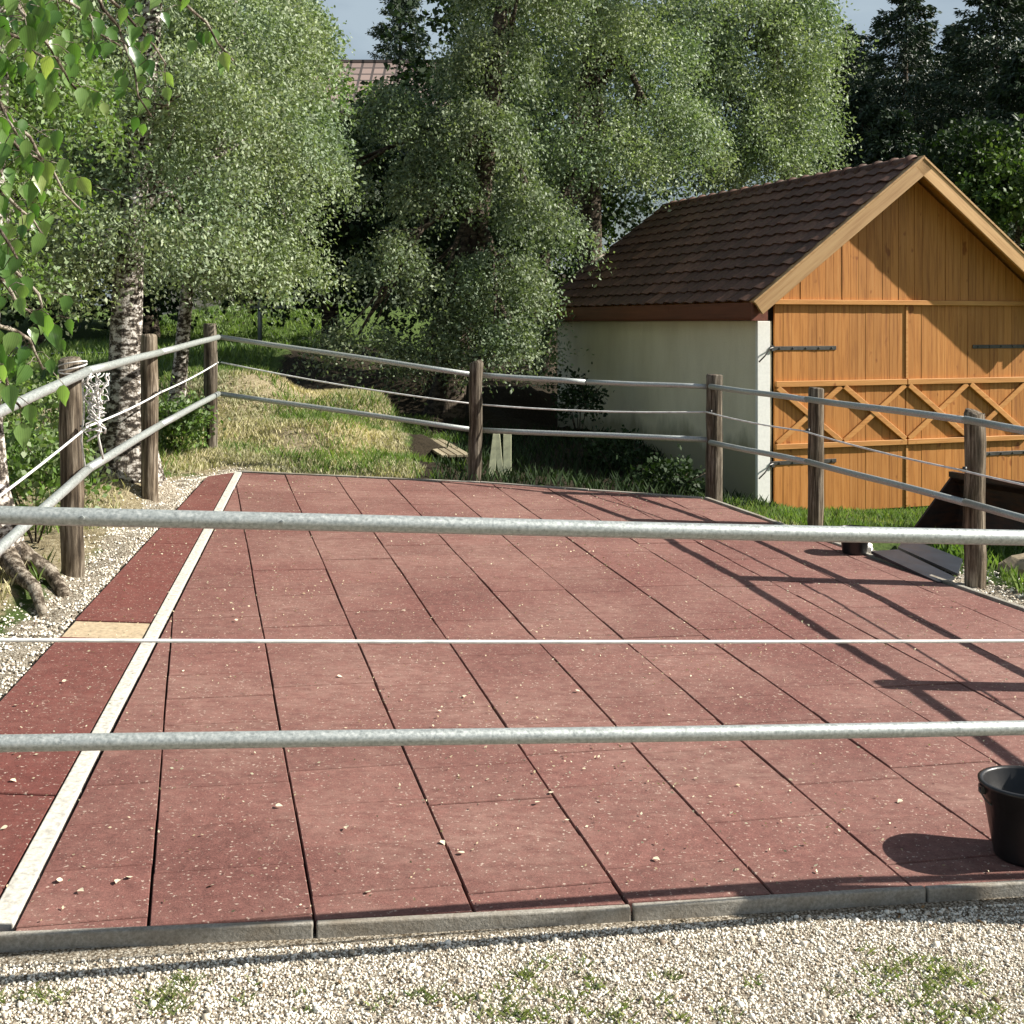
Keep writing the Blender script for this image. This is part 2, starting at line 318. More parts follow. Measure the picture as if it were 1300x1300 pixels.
# ------------------------------------------------------------------ rubber paving
E1 = Vector((.9707, .2402)); E2 = Vector((-.2402, .9707)); O = Vector((-1.056, 3.693))
e1 = Vector((E1.x, E1.y, plane(*E1))).normalized(); e2 = Vector((E2.x, E2.y, plane(*E2))); nrm = e1.cross(e2).normalized(); e2 = nrm.cross(e1)
def new_root(name): r = bpy.data.objects.new(name, None); link(r); return r
pav = bpy.data.objects.new('rubber_paving', None); link(pav); props(pav, 'yard paved with red rubber mats in long columns', kind='structure')
pav.matrix_world = Matrix(((e1.x, e2.x, nrm.x, O.x), (e1.y, e2.y, nrm.y, O.y), (e1.z, e2.z, nrm.z, plane(*O)), (0, 0, 0, 1)))
def toL(X, Y): d = Vector((X, Y))-O; return (d.dot(E1), d.dot(E2))
def clip(poly, a, b):            # keep left of a->b
    out = []; side = lambda p: (b[0]-a[0])*(p[1]-a[1])-(b[1]-a[1])*(p[0]-a[0])
    for i in range(len(poly)):
        p, q = poly[i], poly[(i+1) % len(poly)]; sp, sq = side(p), side(q)
        if sp >= 0: out.append(p)
        if (sp >= 0) != (sq >= 0):
            t = sp/(sp-sq); out.append((p[0]+(q[0]-p[0])*t, p[1]+(q[1]-p[1])*t))
    return out
def clip_poly(s, c):
    for i in range(len(c)):
        s = clip(s, c[i], c[(i+1) % len(c)])
        if len(s) < 3: return []
    return s
def prism(poly, z0, z1, ch=.004):
    mb = MB(); n = len(poly); cx = sum(p[0] for p in poly)/n; cy = sum(p[1] for p in poly)/n
    def ring(zz, ins):
        r = []
        for p in poly:
            d = math.hypot(p[0]-cx, p[1]-cy) or 1; r.append((p[0]+(cx-p[0])/d*ins, p[1]+(cy-p[1])/d*ins, zz))
        return r
    mb.v = ring(z0, 0)+ring(z1-ch, 0)+ring(z1, ch)
    for k in (0, 1): mb.f += [(k*n+i, k*n+(i+1) % n, (k+1)*n+(i+1) % n, (k+1)*n+i) for i in range(n)]
    mb.f.append(tuple(2*n+i for i in range(n))); return mb
strip_l = lambda Y: -1.70-(Y-5.02)*.1345; strip_r = lambda Y: -1.637-(Y-5.02)*.1345+max(0, (5-Y))*.01
ks = [tuple(G(a, b).xy) for a, b in ((-187, 1192), (400, 1169.5), (800, 1149), (1172, 1126), (1790, 1087))]
ks2 = [(a, b+.006) for a, b in ks]
main = [(strip_r(3.6)+.004, ks2[0][1]+(strip_r(3.6)+.004-ks2[0][0])*(ks2[1][1]-ks2[0][1])/(ks2[1][0]-ks2[0][0]))]+ks2[1:4]+[(3.60, 4.53), (3.36, 6.5), (3.135, 7.82), (1.73, 11.66), (-.30, 12.15), (strip_r(12.3)+.004, 12.3)]
left = [(-2.05, ks2[0][1]-.02), (strip_l(3.56)-.02, ks2[0][1]+(strip_l(3.56)-.02-ks2[0][0])*(ks2[1][1]-ks2[0][1])/(ks2[1][0]-ks2[0][0])), (strip_l(12.3)-.02, 12.3), (-2.88, 12.02)]
mainL = [toL(*p) for p in main]
W, D_ = .476, .342
tiles = []
for k in range(-5, 14):
    off = (.0, .30, .12, .36, .2)[k % 5]*D_
    for j in range(-4, 32):
        x0, x1 = k*W+.0035, (k+1)*W-.0035; y0, y1 = j*D_+off+.0016, (j+1)*D_+off-.0016
        wob = .002*math.sin(k*7+j)
        poly = clip_poly([(x0+wob, y0), (x1+wob, y0), (x1+wob, y1), (x0+wob, y1)], mainL)
        if len(poly) >= 3:
            ar = abs(sum(poly[i][0]*poly[(i+1) % len(poly)][1]-poly[(i+1) % len(poly)][0]*poly[i][1] for i in range(len(poly))))/2
            if ar > .0015:
                c = (sum(p[0] for p in poly)/len(poly), sum(p[1] for p in poly)/len(poly)); tiles.append((c[1], c, poly, abs(ar-(x1-x0)*(y1-y0)) < 1e-5))
tiles.sort(key=lambda t: t[0]); far = MB()
full_me = prism([(-W/2+.0035, -D_/2+.0016), (W/2-.0035, -D_/2+.0016), (W/2-.0035, D_/2-.0016), (-W/2+.0035, D_/2-.0016)], -.03, 0, .0035).mesh('rubber_mat', MATR)
for n_, (q, c, poly, full) in enumerate(tiles):
    if n_ < 300:
        dz = random.uniform(-.0028, .0028)
        me_ = full_me if full else prism([(p[0]-c[0], p[1]-c[1]) for p in poly], -.03, 0, .0035).mesh('rubber_mat', MATR)
        o = obj('rubber_mat', me_, pav); o.location = (c[0], c[1], dz); o.rotation_euler = (random.uniform(-.003, .003), random.uniform(-.002, .002), 0)
    else:
        p = prism(poly, -.03, random.uniform(-.002, .001)); far.add(p.v, p.f)
if far.v: props(far.build('rubber_mat_rows', MATR, pav), kind='stuff')
for (y0, y1) in ((3.3, 4.60), (4.612, 6.60), (6.93, 8.96), (8.972, 11.0), (11.01, 12.4)):
    poly = clip_poly([(-4, y0), (0, y0+.0), (0, y1), (-4, y1)], left)
    pl_ = [toL(*p) for p in poly]
    c = (sum(p[0] for p in pl_)/len(pl_), sum(p[1] for p in pl_)/len(pl_))
    o = obj('long_rubber_mat', prism([(p[0]-c[0], p[1]-c[1]) for p in pl_], -.03, 0).mesh('long_rubber_mat', MATL), pav); o.location = (*c, random.uniform(-.002, .002))
    o['label'] = 'deeper red long mat left of the pale strip'
sandm = simple('sandy fill', (.42, .33, .22), .9, .2, 0, 40, .25, .5, .005)
prism([toL(*p) for p in clip_poly([(-4, 6.606), (0, 6.606), (0, 6.924), (-4, 6.924)], left)], -.03, -.006).build('sand_gap', sandm, pav)
prism([toL(*p) for p in [ks2[0]]+ks2[1:4]+POLY[1:]], -.06, -.034, .001).build('bedding', simple('dark joint bedding', (.045, .03, .025), .95, .1), pav)
# pale strip down the left
st = thing('edging_strip', 'long pale concrete strip between the left mats and main mats', 'edging strip', (0, 0, 0))
yy = 3.68; i = 0
while yy < 12.3:
    y1 = min(yy+1.45, 12.33); mb = MB()
    vs_ = []
    for Yv in (yy+.002, y1-.002):
        xl, xr = strip_l(Yv), strip_r(Yv)
        vs_ += [(xl, Yv, plane(xl, Yv)-.03), (xr, Yv, plane(xr, Yv)-.03), (xr, Yv, plane(xr, Yv)+.006), (xl, Yv, plane(xl, Yv)+.006)]
    mb.add(vs_, [(3,2,1,0),(4,5,6,7),(0,1,5,4),(1,2,6,5),(2,3,7,6),(3,0,4,7)]); bevel(mb.build('concrete_piece', STRIP, st), .004); yy = y1
# kerbs
def kerb(name, label, pts, th, top, bottom, L=.95, first=None):
    r = thing(name, label, 'kerb')
    for (a, b) in zip(pts, pts[1:]):
        a = Vector(a); b = Vector(b); d = (b-a); n = max(1, round(d.length/L)); d /= n; nn = Vector((d.y, -d.x)).normalized()*th
        for i in range(n):
            p, q = a+d*i+d*.004, a+d*(i+1)-d*.004
            c4 = [p, q, q+nn, p+nn]; jz = random.uniform(-.002, .002); mid = (p+q)/2
            vs_ = [(c.x-mid.x, c.y-mid.y, plane(c.x, c.y)-bottom) for c in c4]+[(c.x-mid.x, c.y-mid.y, plane(c.x, c.y)+top+jz) for c in c4]
            o = MB().add(vs_, [(0,1,2,3)[::-1],(4,5,6,7),(0,1,5,4),(1,2,6,5),(2,3,7,6),(3,0,4,7)]).build('kerb_stone', KERB, r)
            o.location = (mid.x, mid.y, 0); bevel(o, .005)
    return r
kerb('front_kerb', 'low concrete kerb stones along the near edge of the mats', ks, .026, .006, .16, L=1.0)
kerb('far_kerb', 'thin concrete kerb along the far edge of the red mats', [(1.76, 11.70), (-.30, 12.19), (-2.66, 12.38)], -.04, .012, .1)
kerb('side_kerb', 'thin concrete kerb slanting along the right edge of the mats', [(3.62, 4.55), (3.38, 6.5), (3.155, 7.84), (1.76, 11.69)], .04, .012, .1)

# ------------------------------------------------------------------ barn
ang = math.atan2(.349, .937)
barn = thing('timber_garage', 'small garage with orange timber double doors, cream side wall and brown tiled roof', 'garage', (2.69, 14.0, 0), ang)
BL = 5.72; BW = 3.94; ZT = 1.92
RA = math.atan(.75); ridge = Vector((BW/2, 0, 3.80))
def add_part(mb, name, mat, parent=barn, bev=0, smooth=False):
    o = mb.build(name, mat, parent, smooth)
    if bev: bevel(o, bev, 1)
    return o
add_part(MB().box(0, .2, .02, BL, -.6, ZT), 'side_wall', STUCCO)
add_part(MB().box(BW-.2, BW, .02, BL, -.6, ZT), 'side_wall', STUCCO)
add_part(MB().box(.203, BW-.203, BL-.2, BL-.003, -.6, ZT+.2), 'back_wall', STUCCO)
add_part(MB().add([(0, BL-.1, ZT), (BW, BL-.1, ZT), (BW/2, BL-.1, ZT+.75*BW/2)], [(0, 1, 2)]), 'back_gable', WOOD)
add_part(MB().box(-.004, .155, -.03, .018, -.5, ZT), 'corner_pier', WHITEP, bev=.004)
add_part(MB().box(BW-.155, BW+.004, -.03, .018, -.5, ZT), 'corner_pier', WHITEP, bev=.004)
add_part(MB().box(.158, .215, .03, .06, -.5, ZT), 'door_jamb', simple('grey jamb', (.38, .37, .34), .8))  # grey colour carries the shade of the recess beside the pier
add_part(MB().box(BW-.215, BW-.158, .03, .06, -.5, ZT), 'door_jamb', simple('grey jamb far', (.38, .37, .34), .8))
add_part(MB().box(.0, .13, -.028, .06, ZT+.003, 2.12), 'wall_plate', WOODB, bev=.004)
add_part(MB().box(.21, BW-.21, .10, .12, -.5, 2.2), 'shade_panel', DARK)  # dark sheet behind the doors, stands in for the unlit interior
add_part(MB().box(.0, BW, -.06, -.001, 2.105, 2.16), 'header_trim', WOODT, bev=.004)
# gable planks
x = .0; rp = []
PWD = .1095
for i in range(36):
    x0, x1 = i*PWD+.002, min((i+1)*PWD, BW)-.002
    tz = lambda xx: 3.80-.15-.75*abs(xx-BW/2)
    pts = [x0, x1] if not (x0 < BW/2 < x1) else [x0, BW/2, x1]
    cx = (x0+x1)/2; dy = random.uniform(-.003, .003)
    bot = [(px_-cx, -.028+dy, 2.162-2.16) for px_ in (x0, x1)]; top = [(px_-cx, -.028+dy, tz(px_)-2.16) for px_ in pts[::-1]]
    fr = bot+top; n = len(fr); vs_ = fr+[(a, b+.02, c) for a, b, c in fr]
    if min(t[2] for t in top) < .01: continue
    o = MB().add(vs_, [tuple(range(n)), tuple(range(2*n-1, n-1, -1))]+[((i_+1) % n, i_, n+i_, n+(i_+1) % n) for i_ in range(n)]).build('gable_plank', WOOD, barn)
    o.location = (cx, 0, 2.16)
# double doors
for side, (dx0, dx1) in enumerate(((.222, 1.965), (1.975, BW-.222))):
    d = bpy.data.objects.new('door', None); link(d, barn); d.location = (dx0, 0, 0); wd = dx1-dx0; n = 16; pw = wd/n
    pm = MB().box(-pw/2+.0015, pw/2-.0015, -.014, .012, -1.165, 1.165).mesh('door_plank', WOOD)
    for i in range(n):
        o = obj('plank', pm, d); o.location = ((i+.5)*pw, random.uniform(-.002, .002), .94)
    def part(mb, name, mat, bev=.004): return add_part(mb, name, mat, d, bev)
    part(MB().box(0, wd, -.052, -.018, 1.19, 1.255), 'batten', WOODT)
    part(MB().box(0, wd, -.052, -.018, .50, .56), 'batten', WOODT)
    hw = wd/2
    for kx in range(2):
        xa, xb = kx*hw+.02, (kx+1)*hw-.02
        part(MB().bar((xa, -.036, 1.185), (xb, -.036, .565), .06, .034, Vector((0, 1, 0))), 'brace', WOODT)
        part(MB().bar((xa, -.033, .565), (xb, -.033, 1.185), .06, .026, Vector((0, 1, 0))), 'brace', WOODT)
    for zz in (1.62, .35):
        sx0, sx1 = ((-.02, .80) if side == 0 else (wd-.80, wd+.02))
        h = part(MB().box(sx0, sx1, -.024, -.016, zz-.022, zz+.022), 'hinge_strap', STEEL, .002)
        for b_ in np.linspace(sx0+.08, sx1-.06, 5): part(MB().lathe([(0, 0), (.012, 0), (.012, .008), (0, .010)], 8), 'bolt', STEEL, 0).matrix_local = Matrix.Translation((b_, -.024, zz)) @ Matrix.Rotation(math.pi/2, 4, 'X')
    if side == 0:
        part(MB().box(wd-.004, wd+.03, -.03, -.017, 1.26, 2.09), 'cover_strip', WOODT)
        part(MB().box(wd-.004, wd+.03, -.03, -.017, -.2, .49), 'cover_strip', WOODT)
for zz in (1.60, .32):       # door holders on the pier
    mb = MB(); mb.tube([(.19, -.04, zz+.03), (.13, -.07, zz+.02), (.06, -.08, zz-.06), (.0, -.05, zz-.13)], .008, 6); mb.box(.165, .20, -.05, -.0, zz-.01, zz+.05)
    add_part(mb, 'door_holder', STEEL)
# roof
sl = Vector((math.cos(RA), 0, math.sin(RA)))
for sgn in (-1, 1):
    def rp_(s_, y_, h_):     # s_ distance from the ridge down the slope
        return Vector((BW/2+sgn*s_*math.cos(RA), y_, 3.80-s_*math.sin(RA))) + Vector((sgn*math.sin(RA), 0, math.cos(RA)))*h_
    SLOPE = 2.75
    def slab(s0, s1, y0, y1, h0, h1):
        v = [rp_(s, y, h) for h in (h0, h1) for s, y in ((s0, y0), (s1, y0), (s1, y1), (s0, y1))]
        f = [(0,3,2,1),(4,5,6,7),(0,1,5,4),(1,2,6,5),(2,3,7,6),(3,0,4,7)]
        return MB().add(v, f)
    add_part(slab(.0, SLOPE, -.25, BL+.3, -.075, -.05), 'roof_deck', WOOD)
    bb = add_part(MB().box(0, SLOPE+.01, -.335, -.30, -.078, .078), 'bargeboard', WOODB, bev=.004)
    bb.matrix_local = Matrix.Translation(rp_(0, 0, -.113)) @ Matrix((Vector((sgn*math.cos(RA), 0, -math.sin(RA))), Vector((0, 1, 0)), Vector((sgn*math.cos(RA), 0, -math.sin(RA))).cross(Vector((0, 1, 0))))).transposed().to_4x4()
    add_part(slab(.0, SLOPE+.02, -.345, -.25, -.032, -.008), 'verge_strip', WOODB, bev=.003)
    add_part(slab(.0, SLOPE+.0, BL+.30, BL+.33, -.17, -.035), 'bargeboard', FASCIA)
    for ry in np.linspace(.15, BL-.1, 8): pass
    xe = BW/2+sgn*(SLOPE*math.cos(RA)-.02); xi = -.003 if sgn < 0 else BW+.003
    add_part(MB().box(min(xe, xi), max(xe, xi), -.24, BL+.28, 1.925, 2.075), 'eave_box', FASCIA)
    add_part(MB().box(min(xe, xe+sgn*.03), max(xe, xe+sgn*.03), -.29, BL+.29, 1.95, 2.12), 'fascia_board', FASCIA)
    def m_tile():
        m = Mat('brown roof tile', .7, .35); g = m.noise(m.coords(), 30, 5, .6); c = m.ramp(g, [(.3, (.075, .036, .024)), (.7, (.155, .082, .056))])
        c = m.mix(1.0, c, m.ramp(m.rnd(), [(0, (.62, .60, .60)), (.8, (1.05, 1, 1)), (1, (1.3, 1.25, 1.15))]), 'MULTIPLY'); m.col(c); m.bump(g, .3, .004); return m.m
    if sgn < 0: TILE = m_tile()
    rows, cols = 12, 25; y0_, y1_ = -.27, BL+.31; tw = (y1_-y0_)/cols; ex = (SLOPE-.02)/rows
    # tile mesh: X along eave, Y up slope, Z normal
    mb = MB(); N = 7; prof = [(i/(N-1)) for i in range(N)]; 
    hgt = lambda t: .011*math.sin(t*2*math.pi)+.004
    top = [((t-.5)*tw*1.04, yy_, hgt(t)+(.026 if yy_ < 0 else 0)) for yy_ in (-ex/2-.02, ex/2+.02) for t in prof]
    mb.add(top, [(i, i+1, N+i+1, N+i) for i in range(N-1)])
    mb.add([(a, b, c) for a, b, c in top[:N]]+[(a, b+.004, c-.016) for a, b, c in top[:N]], [(i+1, i, N+i, N+i+1) for i in range(N-1)])
    # orientation
    ux = Vector((0, -sgn*-1, 0)) if False else Vector((0, (1 if sgn > 0 else -1), 0)); uy = Vector((-sgn*math.cos(RA), 0, math.sin(RA))); uz = ux.cross(uy)
    R = Matrix((ux, uy, uz)).transposed().to_4x4()
    if sgn < 0:
        tm = mb.mesh('roof_tile', TILE, True)
        for r in range(rows):
            for c in range(cols):
                o = obj('roof_tile', tm, barn)
                o.matrix_local = Matrix.Translation(rp_(SLOPE-(r+.5)*ex+random.uniform(-.004, .004), y0_+(c+.5)*tw, -.02+random.uniform(-.003, .004))) @ R @ Matrix.Rotation(random.uniform(-.012, .012), 4, 'Z')
    else:
        big = MB()
        for r in range(rows):
            for c in range(cols):
                Mx = Matrix.Translation(rp_(SLOPE-(r+.5)*ex, y0_+(c+.5)*tw, -.02)) @ R
                big.add([Mx @ Vector(v) for v in mb.v], mb.f)
        props(big.build('roof_tile_rows', TILE, barn, True), kind='stuff')
cap = MB(); cap.tube([(0, -.17, 0), (0, .17, .0)], [.10, .085], 14)
cap.tube([(0, -.19, 0.004), (0, -.14, .003)], [.115, .112], 14)
cm = cap.mesh('ridge_cap', TILE, True); nc = 20
for i in range(nc):
    o = obj('ridge_cap', cm, barn); o.location = (BW/2, -.12+(i+.5)*(BL+.40)/nc, 3.715); o.rotation_euler = (random.uniform(-.02, .02)+.03, 0, 0); o.scale = (1, .95, 1)

# ------------------------------------------------------------------ fences
def post_mesh(h, r, name='post'):
    mb = MB(); n = 9; pts = []; rs = []
    for i in range(n):
        t = i/(n-1); pts.append((random.uniform(-.006, .006), random.uniform(-.006, .006), -.35+(h+.35)*t)); rs.append(r*random.uniform(.95, 1.04)*(1-.05*t))
    pts.append((0, 0, h+.012)); rs.append(r*.86); mb.tube(pts, rs, 14); return mb.mesh(name, POST, True)
def add_post(root, X, Y, top, r=.075):
    base = H(X, Y); o = obj('post', post_mesh(top-base, r), root); o.location = (X, Y, base); o.rotation_euler = (random.uniform(-.012, .012), random.uniform(-.012, .012), random.uniform(0, 6)); return o
def add_line(root, name, pts, r, mat, sag=0, segs=1, seg=12):
    for a, b in zip(pts, pts[1:]):
        a, b = Vector(a), Vector(b); d = b-a; L = d.length
        n = 8 if sag else 5; pl_ = []
        for i in range(n+1):
            t = i/n; p = Vector((L*t, 0, -sag*4*t*(1-t)+(0 if name != 'rail' else .002*math.sin(t*9+L)))); pl_.append(p)
        pl_[0].x -= .004; pl_[-1].x += .004
        o = MB().tube(pl_, r, seg).build(name, mat, root, True); o.matrix_local = Matrix.Translation(a) @ d.to_track_quat('X', 'Z').to_matrix().to_4x4()
def insul(root, p, d=Vector((1, 0, 0))):
    d = Vector(d).normalized(); p = Vector(p); mb = MB(); mb.tube([(0, 0, 0), d*.05], .007, 6); mb.tube([d*.045+Vector((0, 0, -.018)), d*.045+Vector((0, 0, .018))], .015, 8)
    o = mb.build('insulator', INSUL, root, True); o.location = p
# left fence
fl = thing('pipe_fence', 'left fence of round wooden posts and pale pipe rails beside the birches', 'fence')
L0 = Vector((-2.44, 5.3)); 
for X, Y, t in ((-2.56, 5.3, CAM_Z-.30), (-2.78, 8.05, CAM_Z-48/F*8.05), (-3.03, 10.65, CAM_Z-18/F*10.65), (-3.22, 13.6, CAM_Z-2/F*13.6)): add_post(fl, X, Y, t)
tl = [Vector((-2.44, 5.3, CAM_Z-.51)), P(112, 471, 8.0), P(204, 447, 10.6), P(277, 428, 13.45)]
ll = [Vector((-2.44, 5.3, CAM_Z-1.215)), P(112, 595, 8.0), P(204, 539, 10.6), P(277, 500, 13.45)]
wl = [Vector((-2.44, 5.3, CAM_Z-.94)), P(112, 541, 8.0), P(204, 498, 10.6), P(277, 460, 13.45)]
add_line(fl, 'rail', tl, .029, PIPE); add_line(fl, 'rail', ll, .029, PIPE); add_line(fl, 'wire', wl, .0075, WIRE, .015)
for p in wl[1:3]: insul(fl, p-Vector((.05, 0, 0)))
# far fence
ff = thing('pipe_fence', 'far fence across the back with one middle post before the dark bank', 'fence')
add_post(ff, *P(603, 608, 12.4).xy, CAM_Z-51/F*12.4, .068)
T = [P(281, 428, 13.47), P(603, 476, 12.5), P(743, 485, 12.15), P(900, 491, 11.75)]
Lw = [P(281, 500, 13.47), P(603, 546, 12.5), P(900, 558, 11.75)]
Wf = [P(281, 460, 13.47), P(603, 513, 12.5), P(900, 523, 11.75)]
add_line(ff, 'rail', T[:2], .026, PIPE); add_line(ff, 'rail', T[1:3], .027, PIPE); add_line(ff, 'rail', T[2:], .024, PIPE); add_line(ff, 'rail', Lw, .026, PIPE); add_line(ff, 'wire', Wf, .008, WIRE, .03)
# right fence
fr = thing('pipe_fence', 'right fence running past the garage doors towards the camera', 'fence')
add_post(fr, *P(906, 632, 11.75).xy, CAM_Z-67/F*11.75, .08)
add_post(fr, *P(1035, 668, 10.5).xy, CAM_Z-84/F*10.5, .068)
add_post(fr, *P(1238, 742, 8.5).xy, CAM_Z-115/F*8.5, .073)
add_post(fr, 3.56, 6.29, CAM_Z-.55, .075); add_post(fr, 3.85, 4.45, CAM_Z-.58, .08)
TR = [P(902, 491, 11.68), P(1024, 507, 10.42), P(1226, 533, 8.42), Vector((3.46, 6.29, CAM_Z-.70)), Vector((3.75, 4.4, CAM_Z-.73))]
LR = [P(902, 562, 11.68), P(1024, 586, 10.42), P(1226, 638, 8.42), Vector((3.46, 6.29, CAM_Z-1.22)), Vector((3.75, 4.4, CAM_Z-1.24))]
WR = [P(896, 523, 11.68), P(1019, 547, 10.42), P(1216, 596, 8.42), Vector((3.42, 6.29, CAM_Z-.97)), Vector((3.72, 4.4, CAM_Z-.98))]
add_line(fr, 'rail', TR, .025, PIPE); add_line(fr, 'rail', LR, .025, PIPE); add_line(fr, 'wire', WR, .007, WIRE, .015)
for p in WR[:3]: insul(fr, p, (1, 0, 0))
# front fence, crosses the picture
fn = thing('pipe_fence', 'near fence of two thick galvanised rails and a thin wire crossing the whole picture', 'fence')
KF = 1.075; fx = lambda X, ztop, sl_: Vector((X, 3.34*KF+.2245*X, CAM_Z+ztop*KF+sl_*X))
add_post(fn, -2.6, 2.88, 1.68, .08); add_post(fn, 2.64, 4.07, 1.42, .085)
def front(name, z0, sl_, r, mat, sag=0, n=1):
    pts = [fx(-2.6, z0, sl_), fx(2.58, z0, sl_), Vector((3.72, 4.32, CAM_Z+z0*KF+sl_*3.3))]
    add_line(fn, name, pts, r, mat, sag, seg=18)
front('rail', -.535, -.0576, .0238, PIPE); front('rail', -1.084, -.0570, .0222, PIPE); front('wire', -.826, -.0574, .0050, WIRE, .012)

for Xb in (-1.12, -.62):
    p_ = fx(Xb, -.535, -.0576); b_ = MB().lathe([(0, 0), (.006, 0), (.006, .004), (0, .005)], 8).build('bolt', PIPE, fn); b_.location = p_+Vector((0, -.0236, .003)); b_.rotation_euler = (math.pi/2, 0, 0)
# ------------------------------------------------------------------ buckets
def bucket(name, label, p, r0, r1, h, th=.004):
    t = thing(name, label, 'bucket', p)
    mb = MB().lathe([(0, .004), (r0, .0), (r0*1.02, .008), (r0+(r1-r0)*.82, h*.82), (r0+(r1-r0)*.83+.004, h*.825), (r1, h-.012), (r1+.006, h-.012), (r1+.008, h), (r1-.006, h+.002), (r1-.010, h-.006), (r0+.0, .012), (0, .012)], 36)
    mb.build('body', BLACKP, t, True)
    hd = MB(); pts = [((r1+.012)*math.cos(a_)*1.0, (r1+.012)*math.sin(a_)*.35-.0+.0, h-.02-.0-abs(math.sin(a_))*h*.35) for a_ in np.linspace(math.pi, 2*math.pi, 18)]
    hd.tube(pts, .003, 6).build('handle', STEEL, t, True)
    ear = MB()
    for s in (-1, 1): ear.box(s*(r1+.002)-.008, s*(r1+.002)+.008, -.015, .015, h-.04, h-.012)
    ear.build('lug', BLACKP, t)
    return t
b0 = G(1303, 1086); bucket('bucket', 'large black bucket on the mats at the right picture edge', b0, .105, .150, .255)
b1 = G(1082, 704); bucket('bucket', 'small black bucket by the right kerb near the middle post', b1+Vector((.03, .05, .0)), .085, .115, .19)
# pale stone beside the small bucket
def blob(name, p, s, mat, label, cat, seed=1, group=None):
    r_ = np.random.default_rng(seed); mb = MB(); n, m_ = 9, 12; prof = []
    for i in range(n+1):
        t = math.pi*i/n
        for k in range(m_):
            a_ = 2*math.pi*k/m_; q = 1+r_.uniform(-.14, .14) if 0 < i < n else 1
            mb.v.append((s[0]*math.sin(t)*math.cos(a_)*q, s[1]*math.sin(t)*math.sin(a_)*q, s[2]*math.cos(t)*q))
    mb.f = [(i*m_+k, (i+1)*m_+k, (i+1)*m_+(k+1) % m_, i*m_+(k+1) % m_) for i in range(n) for k in range(m_)]
    o = mb.build(name, mat, None, False); o.location = p; return props(o, label, cat, group)
STONE = simple('pale stone', (.5, .47, .4), .9, .2, 0, 14, .3, .5, .01)
blob('stone', G(1101, 704)+Vector((.02, .1, .03)), (.05, .045, .05), simple('white stone', (.72, .7, .66), .9), 'small white stone against the small black bucket', 'stone', 3)
blob('stone', P(1292, 722, 8.9)+Vector((.1, 0, 0)), (.22, .16, .11), simple('tan stone', (.27, .22, .15), .9, .2, 0, 14, .3, .5, .01), 'tan boulder right of the fence post behind the kerb', 'stone', 5)

# ------------------------------------------------------------------ loader bucket beside the kerb
def m_rust(name, c):
    m = Mat(name, .55, .4, .2); g = m.noise(m.coords(), 9, 5, .6); h = m.noise(m.coords((1, 1, 5)), 5, 4)
    m.col(m.mix(m.ramp(h, [(.4, (0,)*3), (.65, (.9,)*3)]), m.ramp(g, [(.3, c), (.7, tuple(x*2 for x in c))]), (.075, .03, .016))); m.bump(g, .4, .01); return m.m
RUST = m_rust('dark rusty steel', (.022, .014, .011)); BLUE = m_rust('worn dark steel', (.014, .018, .026))
P0 = Vector((3.02, 10.40)); P1 = Vector((3.86, 8.55)); wv = (P1-P0); LB = wv.length; wv.normalize(); la = math.atan2(wv.y, wv.x)
gz = .01
lb = thing('loader_bucket', 'dark rusty tractor loader bucket lying behind the right fence', 'loader bucket', (P0.x, P0.y, gz), la)
# local: x along the lip, y away from the yard (left of x is +y -> away), z up
dy = 1
prof = [(0, .0), (.02, .0), (.44, -.01), (.66, .04), (.80, .18), (.85, .38), (.82, .54), (.74, .60)]
th = .018; mb = MB(); n = len(prof)
inner = []
for i, (y_, z_) in enumerate(prof):
    a_ = prof[max(0, i-1)]; b_ = prof[min(n-1, i+1)]; t = Vector((b_[0]-a_[0], b_[1]-a_[1])).normalized(); inner.append((y_-t.y*th, z_+t.x*th))
for X_ in (0, LB):
    mb.v += [(X_, y_*dy, z_) for y_, z_ in prof]+[(X_, y_*dy, z_) for y_, z_ in inner]
for i in range(n-1):
    mb.f += [(i, i+1, 2*n+i+1, 2*n+i), (n+i+1, n+i, 3*n+i, 3*n+i+1)]
mb.f += [(0, 2*n, 3*n, n), (n-1, 2*n-1, 4*n-1, 3*n-1)]
for k in (0, 2*n): mb.f += [(k+i, k+n+i, k+n+i+1, k+i+1) for i in range(n-1)]
mb.build('shell', RUST, lb)
for X_ in (.0, LB-.02):
    sp = [(.16, .02)]+list(prof[2:])
    vs_ = [(X_-.002, y_*dy, z_) for y_, z_ in sp]+[(X_+.02, y_*dy, z_) for y_, z_ in sp]; q = len(sp)
    MB().add(vs_, [tuple(range(q)), tuple(range(2*q-1, q-1, -1))]+[(i, q+i, q+(i+1) % q, (i+1) % q) for i in range(q)]).build('side_plate', RUST, lb)
MB().box(-.03, LB+.03, -.14, .06, .0, .022).build('cutting_edge', BLUE, lb)
MB().box(-.01, LB+.01, .725, .765, .595, .64).build('top_lip', RUST, lb)
for hx in (.45, LB-.5): MB().box(hx, hx+.03, .855, .97, .2, .52).build('mounting_bracket', RUST, lb)

